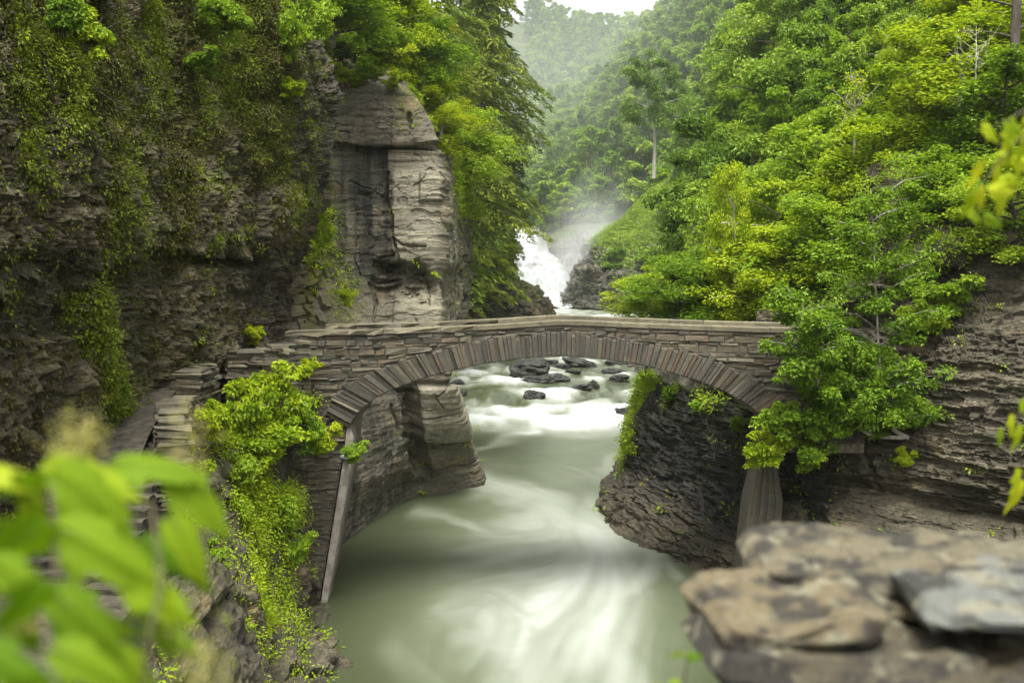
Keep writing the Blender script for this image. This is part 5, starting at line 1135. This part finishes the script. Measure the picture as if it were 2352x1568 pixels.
tag(link('cliff_plants', leaf_mesh('cliff_plants', v, t, M['mid'])), 'leafy growth along the ledges of the layered cliff', None, None, 'stuff')
mk = np.clip(ell(Bt.uu, Bt.vv, 735, 540, 40, 70) + ell(Bt.uu, Bt.vv, 790, 680, 25, 50) + ell(Bt.uu, Bt.vv, 850, 120, 100, 50) + .3*ell(Bt.uu, Bt.vv, 930, 235, 20, 50) + .4*sm(1010,1030,Bt.uu)*sm(520,380,Bt.vv), 0, 1) + .004
v, t = tufts(Bt, mk, 900, 13, .12, .12, r9, .5)
tag(link('cliff_plants', leaf_mesh('cliff_plants', v, t, M['young'])), 'bright plants in the clefts of the grey buttress', None, None, 'stuff')
# dead branch hanging down the cliff
mb = MB()
for pts_ in ([(105,130,22.4),(170,185,23.6),(240,290,25),(316,384,26.4)], [(105,130,22.4),(180,180,24),(250,230,25.2),(300,258,26.4)], [(108,145,22.4),(130,210,22.6),(150,300,23.2)], [(240,290,25),(275,345,25.6),(295,390,26)]):
    a = _cr(np.array([P(*q) - np.array([-.1, .45, 0]) for q in pts_]), 14, 0); mb.tube(a, np.linspace(.028, .008, 14), 5)
tag(mb.build('dead_branch', M['bark'], None, True), 'thin dead branch hanging down the mossy cliff', 'branch')

# ------------------------------------------------------------------ near plants, out of focus
def lobed(L_, W_, r, curl=.25, droop=.5):
    """one palmate leaf lying along +x, stalk end at the origin"""
    h = np.array([(-.06,.03),(-.10,.16),(-.02,.30),(.10,.40),(.20,.47),(.36,.58),(.38,.44),(.44,.35),(.56,.36),(.70,.33),(.84,.25),(.86,.18),(1.0,.09),(1.12,0.0)])
    t_ = np.linspace(0, len(h) - 1, 40); h = np.stack([np.interp(t_, np.arange(len(h)), h[:, i]) for i in (0, 1)], -1); h[:, 1] *= 1 + .05 * np.sin(t_ * 6.0)
    rim = np.concatenate([h, h[::-1][1:] * np.array([1, -1])]); n = len(rim)
    q = np.array([np.array([.3, 0]) + (rim - np.array([.3, 0])) * np.array([s_, s_]) for s_ in (0.0, .3, .6, .85, 1.0)])
    x, y = q[..., 0] * L_, q[..., 1] * W_ * .66
    z = -droop * L_ * (q[..., 0] ** 2) * .6 - curl * .5 * np.abs(y) - droop * 1.1 * y * y / W_ + .03 * L_ * np.cos(q[..., 1] * 16) * (1 - np.abs(q[..., 1]))
    return np.stack([x, y, z], -1), grid_faces(5, n)
def near_leaf(mb, u, v, d, Lpx, ang, pitch, roll, r, droop=.5):
    Lm = .88 * Lpx * d / FPX; q, f = lobed(Lm, Lm * .95, r, .1 + .3*r.random(), droop)
    R_ = np.array(Matrix.Rotation(ang, 3, 'Y') @ Matrix.Rotation(pitch, 3, 'X') @ Matrix.Rotation(roll, 3, 'Z'))
    mb.add(q @ R_.T + P(u, v, d), f, None, r.random())
rn = np.random.default_rng(8)
def near_plant(name, label, base, tops, leaves, spikes, m='fgleaf'):
    e = empty(name, base, label, 'plant'); bo_ = np.array(e.location); ms, ml, mf = MB(), MB(), MB()
    for tpt in tops: ms.tube(_cr(np.array([P(*q) for q in tpt]), 12, 0) - bo_, np.linspace(.0032, .0018, 12), 7)
    for (u, v, d, Lp, ang, pt, rl) in leaves: near_leaf(ml, u, v, d, Lp, ang, pt, rl, rn)
    for i in range(len(ml.v)): ml.v[i] = ml.v[i] - bo_
    ms.build('stem', M['bark'] if False else M['stemgreen'], e, True); ml.build('leaves', M[m], e, True)
    if spikes:
        for (u, v, u1, v1, d, wpx) in spikes:
            n = 120; t = rn.random(n); w_ = wpx * np.sin(PI * np.clip(.12 + .88*t, 0, 1)) ** .6
            c = P(u + (u1-u)*t, v + (v1-v)*t, d) + rn.normal(size=(n, 3)) * (w_ * .42 * d / FPX)[:, None]
            lv = leaf_arrays(c - bo_, rn.normal(size=(n, 3)) + np.array([0, 0, -.4]), rn.normal(size=(n, 3)), 15*d/FPX, 9*d/FPX); k = len(lv) // 4
            mf.add(lv, np.arange(4*k).reshape(k, 4), None, np.repeat(rn.random(k), 4))
        mf.build('flower_spikes', M['flower'], e)
    return e
M['stemgreen'] = plain('green_stem', (0.05, 0.045, 0.015), (0.08, 0.07, 0.025), 20, .6)
# leaves: u, v, distance, length px, direction in the picture plane, pitch, roll
lv = [(-70,1080,1.3,190,.02,.45,0),(118,1060,1.34,225,.22,.6,.0),(140,1080,1.28,250,.75,.8,.1),(262,1064,1.4,220,.0,.5,.1),(395,1085,1.42,210,.72,.75,0),(115,1100,1.3,190,2.7,.7,.1),
      (100,1205,1.15,250,2.6,1.0,.2),(140,1215,1.18,290,.52,.85,.1),(395,1195,1.38,190,.95,.7,.0),(290,1320,1.2,210,.62,.8,.1),
      (100,1345,1.08,200,2.3,.9,.1),(130,1365,1.12,230,.8,.85,.1),(-60,1490,1.0,230,.5,.9,0),(130,1490,1.05,210,.5,.8,.1),(265,1500,1.18,190,.95,.85,.1),(120,1575,1.0,240,2.6,1.0,.1),(345,1400,1.25,150,1.1,.8,.1),(-20,1290,1.1,180,.6,.9,.1),(210,1125,1.36,120,.5,.7,.1),(330,1240,1.32,130,.7,.8,.1),(60,1140,1.32,120,1.2,.8,.2),(420,1290,1.4,110,.8,.8,.1),(200,1420,1.22,130,.3,.8,.1),(380,1450,1.3,110,.6,.8,.1),(20,1400,1.16,140,1.0,.9,.1)]
near_plant('leafy_plant', 'blurred bright green plant with big leaves close at lower left', P(140, 1900, 1.12),
    [[(140,1900,1.1),(142,1568,1.12),(130,1300,1.15),(118,1110,1.22)], [(330,1800,1.15),(335,1500,1.16),(370,1330,1.2),(345,1150,1.3)]], lv,
    [(165,975,150,1060,1.35,80),(208,985,190,1050,1.37,50),(430,955,435,1100,1.45,75),(410,1410,440,1570,1.25,85),(475,1490,485,1590,1.3,60),(50,1385,70,1450,1.15,60),(180,1370,195,1450,1.35,70)])
lv2 = []
for _ in range(46):
    t_ = rn.random(); du = rn.normal() * 34; dv = rn.normal() * 46
    lv2.append((2400 - 175*t_ + du, 250 + 215*t_**1.3 + dv + 60*rn.random(), 2.6 + .5*rn.random(), 48 + 34*rn.random(), .6 + 1.6*rn.random(), .6 + .8*rn.random(), rn.random()))
near_plant('overhanging_branch', 'blurred yellow green branch hanging in at the right edge', P(2560, 260, 2.7), [[(2560,180,2.7),(2440,230,2.7),(2340,320,2.7),(2230,450,2.7)], [(2440,230,2.7),(2360,250,2.7),(2290,290,2.7)]], lv2, None, 'young')
lv3 = [(2325,955,3.4,60,1.4,1,.1),(2345,980,3.4,70,1.7,1,.1),(2300,985,3.4,50,1.5,1,.1),(2340,1080,3.4,80,1.6,.9,.1),(2352,1110,3.4,90,1.9,1,.1),(2350,920,3.4,60,1.2,1.1,.2)]
near_plant('hanging_twig', 'few blurred leaves on a twig at the right edge before the cliff', P(2420, 900, 3.4), [[(2420,880,3.4),(2370,930,3.4),(2330,960,3.4)], [(2400,1040,3.4),(2370,1070,3.4),(2345,1090,3.4)]], lv3, None, 'young')
near_plant('small_shoot', 'small green shoot left of the rough parapet at the bottom edge', P(1560, 1700, 2.0), [[(1560,1700,2.0),(1566,1600,2.0),(1582,1505,2.0)]], [(1578,1508,2.0,46,.1,1.0,.2),(1570,1500,2.0,40,2.8,1.0,.2),(1540,1570,2.0,60,.4,1,.1),(1520,1575,2.0,50,2.6,1,.1)], None)
# ------------------------------------------------------------------ air: haze over the valley, spray at the falls
def closed_box(x0, x1, y0, y1, z0, z1):
    mb = MB(); box8(mb, [[x0,y0,z0],[x1,y0,z0],[x1,y1,z0],[x0,y1,z0],[x0,y0,z1],[x1,y0,z1],[x1,y1,z1],[x0,y1,z1]]); return mb
m, nt, _, _ = mat('haze_air'); s_ = N(nt); v_ = s_.n('ShaderNodeVolumePrincipled'); v_.inputs['Color'].default_value = (0.92, 0.97, 0.95, 1); v_.inputs['Density'].default_value = HAZE; v_.inputs['Anisotropy'].default_value = 0.7
s_.out(None, v_.outputs[0])
mb = MB(); c8 = np.array([[-265,-4,-9],[265,-4,-9],[265,768,-9],[-265,768,-9],[-265,-4,185],[265,-4,185],[265,768,185],[-265,768,185]], float); mb.add(c8, [[3,2,1,0],[4,5,6,7],[0,1,5,4],[1,2,6,5],[2,3,7,6],[3,0,4,7]])
tag(mb.build('haze', m), 'thin pale haze filling the gorge', None, None, 'stuff')
m, nt, _, _ = mat('spray_mist'); s_ = N(nt); v_ = s_.n('ShaderNodeVolumePrincipled'); v_.inputs['Color'].default_value = (0.97, 0.98, 0.98, 1); v_.inputs['Anisotropy'].default_value = 0.2
tc = s_.n('ShaderNodeTexCoord').outputs['Object']
ln_ = s_.n('ShaderNodeVectorMath', operation='LENGTH'); s_.links.new(tc, ln_.inputs[0])
fall = s_.mr(ln_.outputs['Value'], 1.0, 0.25, 0, 1)
dn = s_.math('MULTIPLY', s_.math('MULTIPLY', fall, fall), s_.mr(s_.noise(tc, 2.2, 3), 0.35, 0.65, 0.25, 1.0)); s_.links.new(s_.math('MULTIPLY', dn, MIST), v_.inputs['Density']); s_.out(None, v_.outputs[0])
bm_ = boulder_mesh(900, 1, 1, 1); 
th = np.linspace(0, 2*PI, 33)[:-1]; ph = np.linspace(0.001, PI - 0.001, 18); T_, H_ = np.meshgrid(th, ph); q = np.stack([np.cos(T_)*np.sin(H_), np.sin(T_)*np.sin(H_), np.cos(H_)], -1)
i, j = np.meshgrid(np.arange(17), np.arange(32), indexing='ij'); j2 = (j + 1) % 32
mm = new_mesh('spray_mist', q, np.stack([i*32+j, (i+1)*32+j, (i+1)*32+j2, i*32+j2], -1).reshape(-1, 4), True, None, [m])
o = link('spray_mist', mm, None, P(1345, 590, 213)); o.scale = (11.5, 13, 21); o.rotation_euler = (0, 0.25, 0); tag(o, 'white spray drifting up from the foot of the falls', None, None, 'stuff')
m, nt, _, _ = mat('valley_mist'); s_ = N(nt); v_ = s_.n('ShaderNodeVolumePrincipled'); v_.inputs['Color'].default_value = (0.95, 0.98, 0.97, 1); v_.inputs['Anisotropy'].default_value = 0.3
tc = s_.n('ShaderNodeTexCoord').outputs['Object']; ln_ = s_.n('ShaderNodeVectorMath', operation='LENGTH'); s_.links.new(tc, ln_.inputs[0])
s_.links.new(s_.math('MULTIPLY', s_.mr(ln_.outputs['Value'], 1.0, 0.45, 0, 1), VALLEY), v_.inputs['Density']); s_.out(None, v_.outputs[0])
o = link('valley_mist', mm.copy(), None, (26, 330, 44)); o.data.materials[0] = m; o.scale = (95, 125, 62); tag(o, 'pale mist hanging in the valley behind the falls', None, None, 'stuff')

# ------------------------------------------------------------------ light, sky, camera
w = bpy.data.worlds.new('World'); scene.world = w; w.use_nodes = True; nt = w.node_tree; nt.nodes.clear()
sk = nt.nodes.new('ShaderNodeTexSky'); sk.sky_type = 'NISHITA'; sk.sun_disc = False
EL, AZ = math.radians(68), math.radians(182)
sk.sun_elevation = EL; sk.sun_rotation = AZ; sk.air_density = 1.0; sk.dust_density = 6.0; sk.ozone_density = 1.0
hs = nt.nodes.new('ShaderNodeHueSaturation'); hs.inputs['Saturation'].default_value = 0.12; nt.links.new(sk.outputs[0], hs.inputs['Color'])
bg = nt.nodes.new('ShaderNodeBackground'); bg.inputs['Strength'].default_value = SKY; nt.links.new(hs.outputs[0], bg.inputs['Color'])
ow = nt.nodes.new('ShaderNodeOutputWorld'); nt.links.new(bg.outputs[0], ow.inputs['Surface'])
sd = bpy.data.lights.new('sun', 'SUN'); sd.energy = SUN; sd.angle = math.radians(32); sd.color = (1.0, 0.97, 0.91)
so_ = bpy.data.objects.new('sun', sd); COL.objects.link(so_)
dirn = Vector((math.sin(AZ) * math.cos(EL), math.cos(AZ) * math.cos(EL), math.sin(EL)))
so_.rotation_euler = dirn.to_track_quat('Z', 'Y').to_euler(); so_.location = (0, 0, 60)
cd = bpy.data.cameras.new('camera'); cam = bpy.data.objects.new('camera', cd); COL.objects.link(cam); scene.camera = cam
cam.location = V(CAM); cam.rotation_euler = (math.radians(90) - PITCH, 0, 0); cd.lens = 40.0; cd.sensor_width = 36.0; cd.clip_start = 0.05; cd.clip_end = 3000
cd.dof.use_dof = True; cd.dof.focus_distance = 38; cd.dof.aperture_fstop = FSTOP
scene.view_settings.view_transform = 'Standard'; scene.view_settings.look = 'None'; scene.view_settings.exposure = EXPO; scene.view_settings.gamma = 1
scene.render.engine = 'CYCLES'; cy = scene.cycles
cy.use_denoising = True; cy.max_bounces = 8; cy.diffuse_bounces = 4; cy.glossy_bounces = 3; cy.transmission_bounces = 4; cy.volume_bounces = 2; cy.transparent_max_bounces = 8
cy.use_adaptive_sampling = True; cy.adaptive_threshold = 0.015
try: cy.denoiser = 'OPENIMAGEDENOISE'; cy.denoising_input_passes = 'RGB_ALBEDO_NORMAL'
except Exception: pass
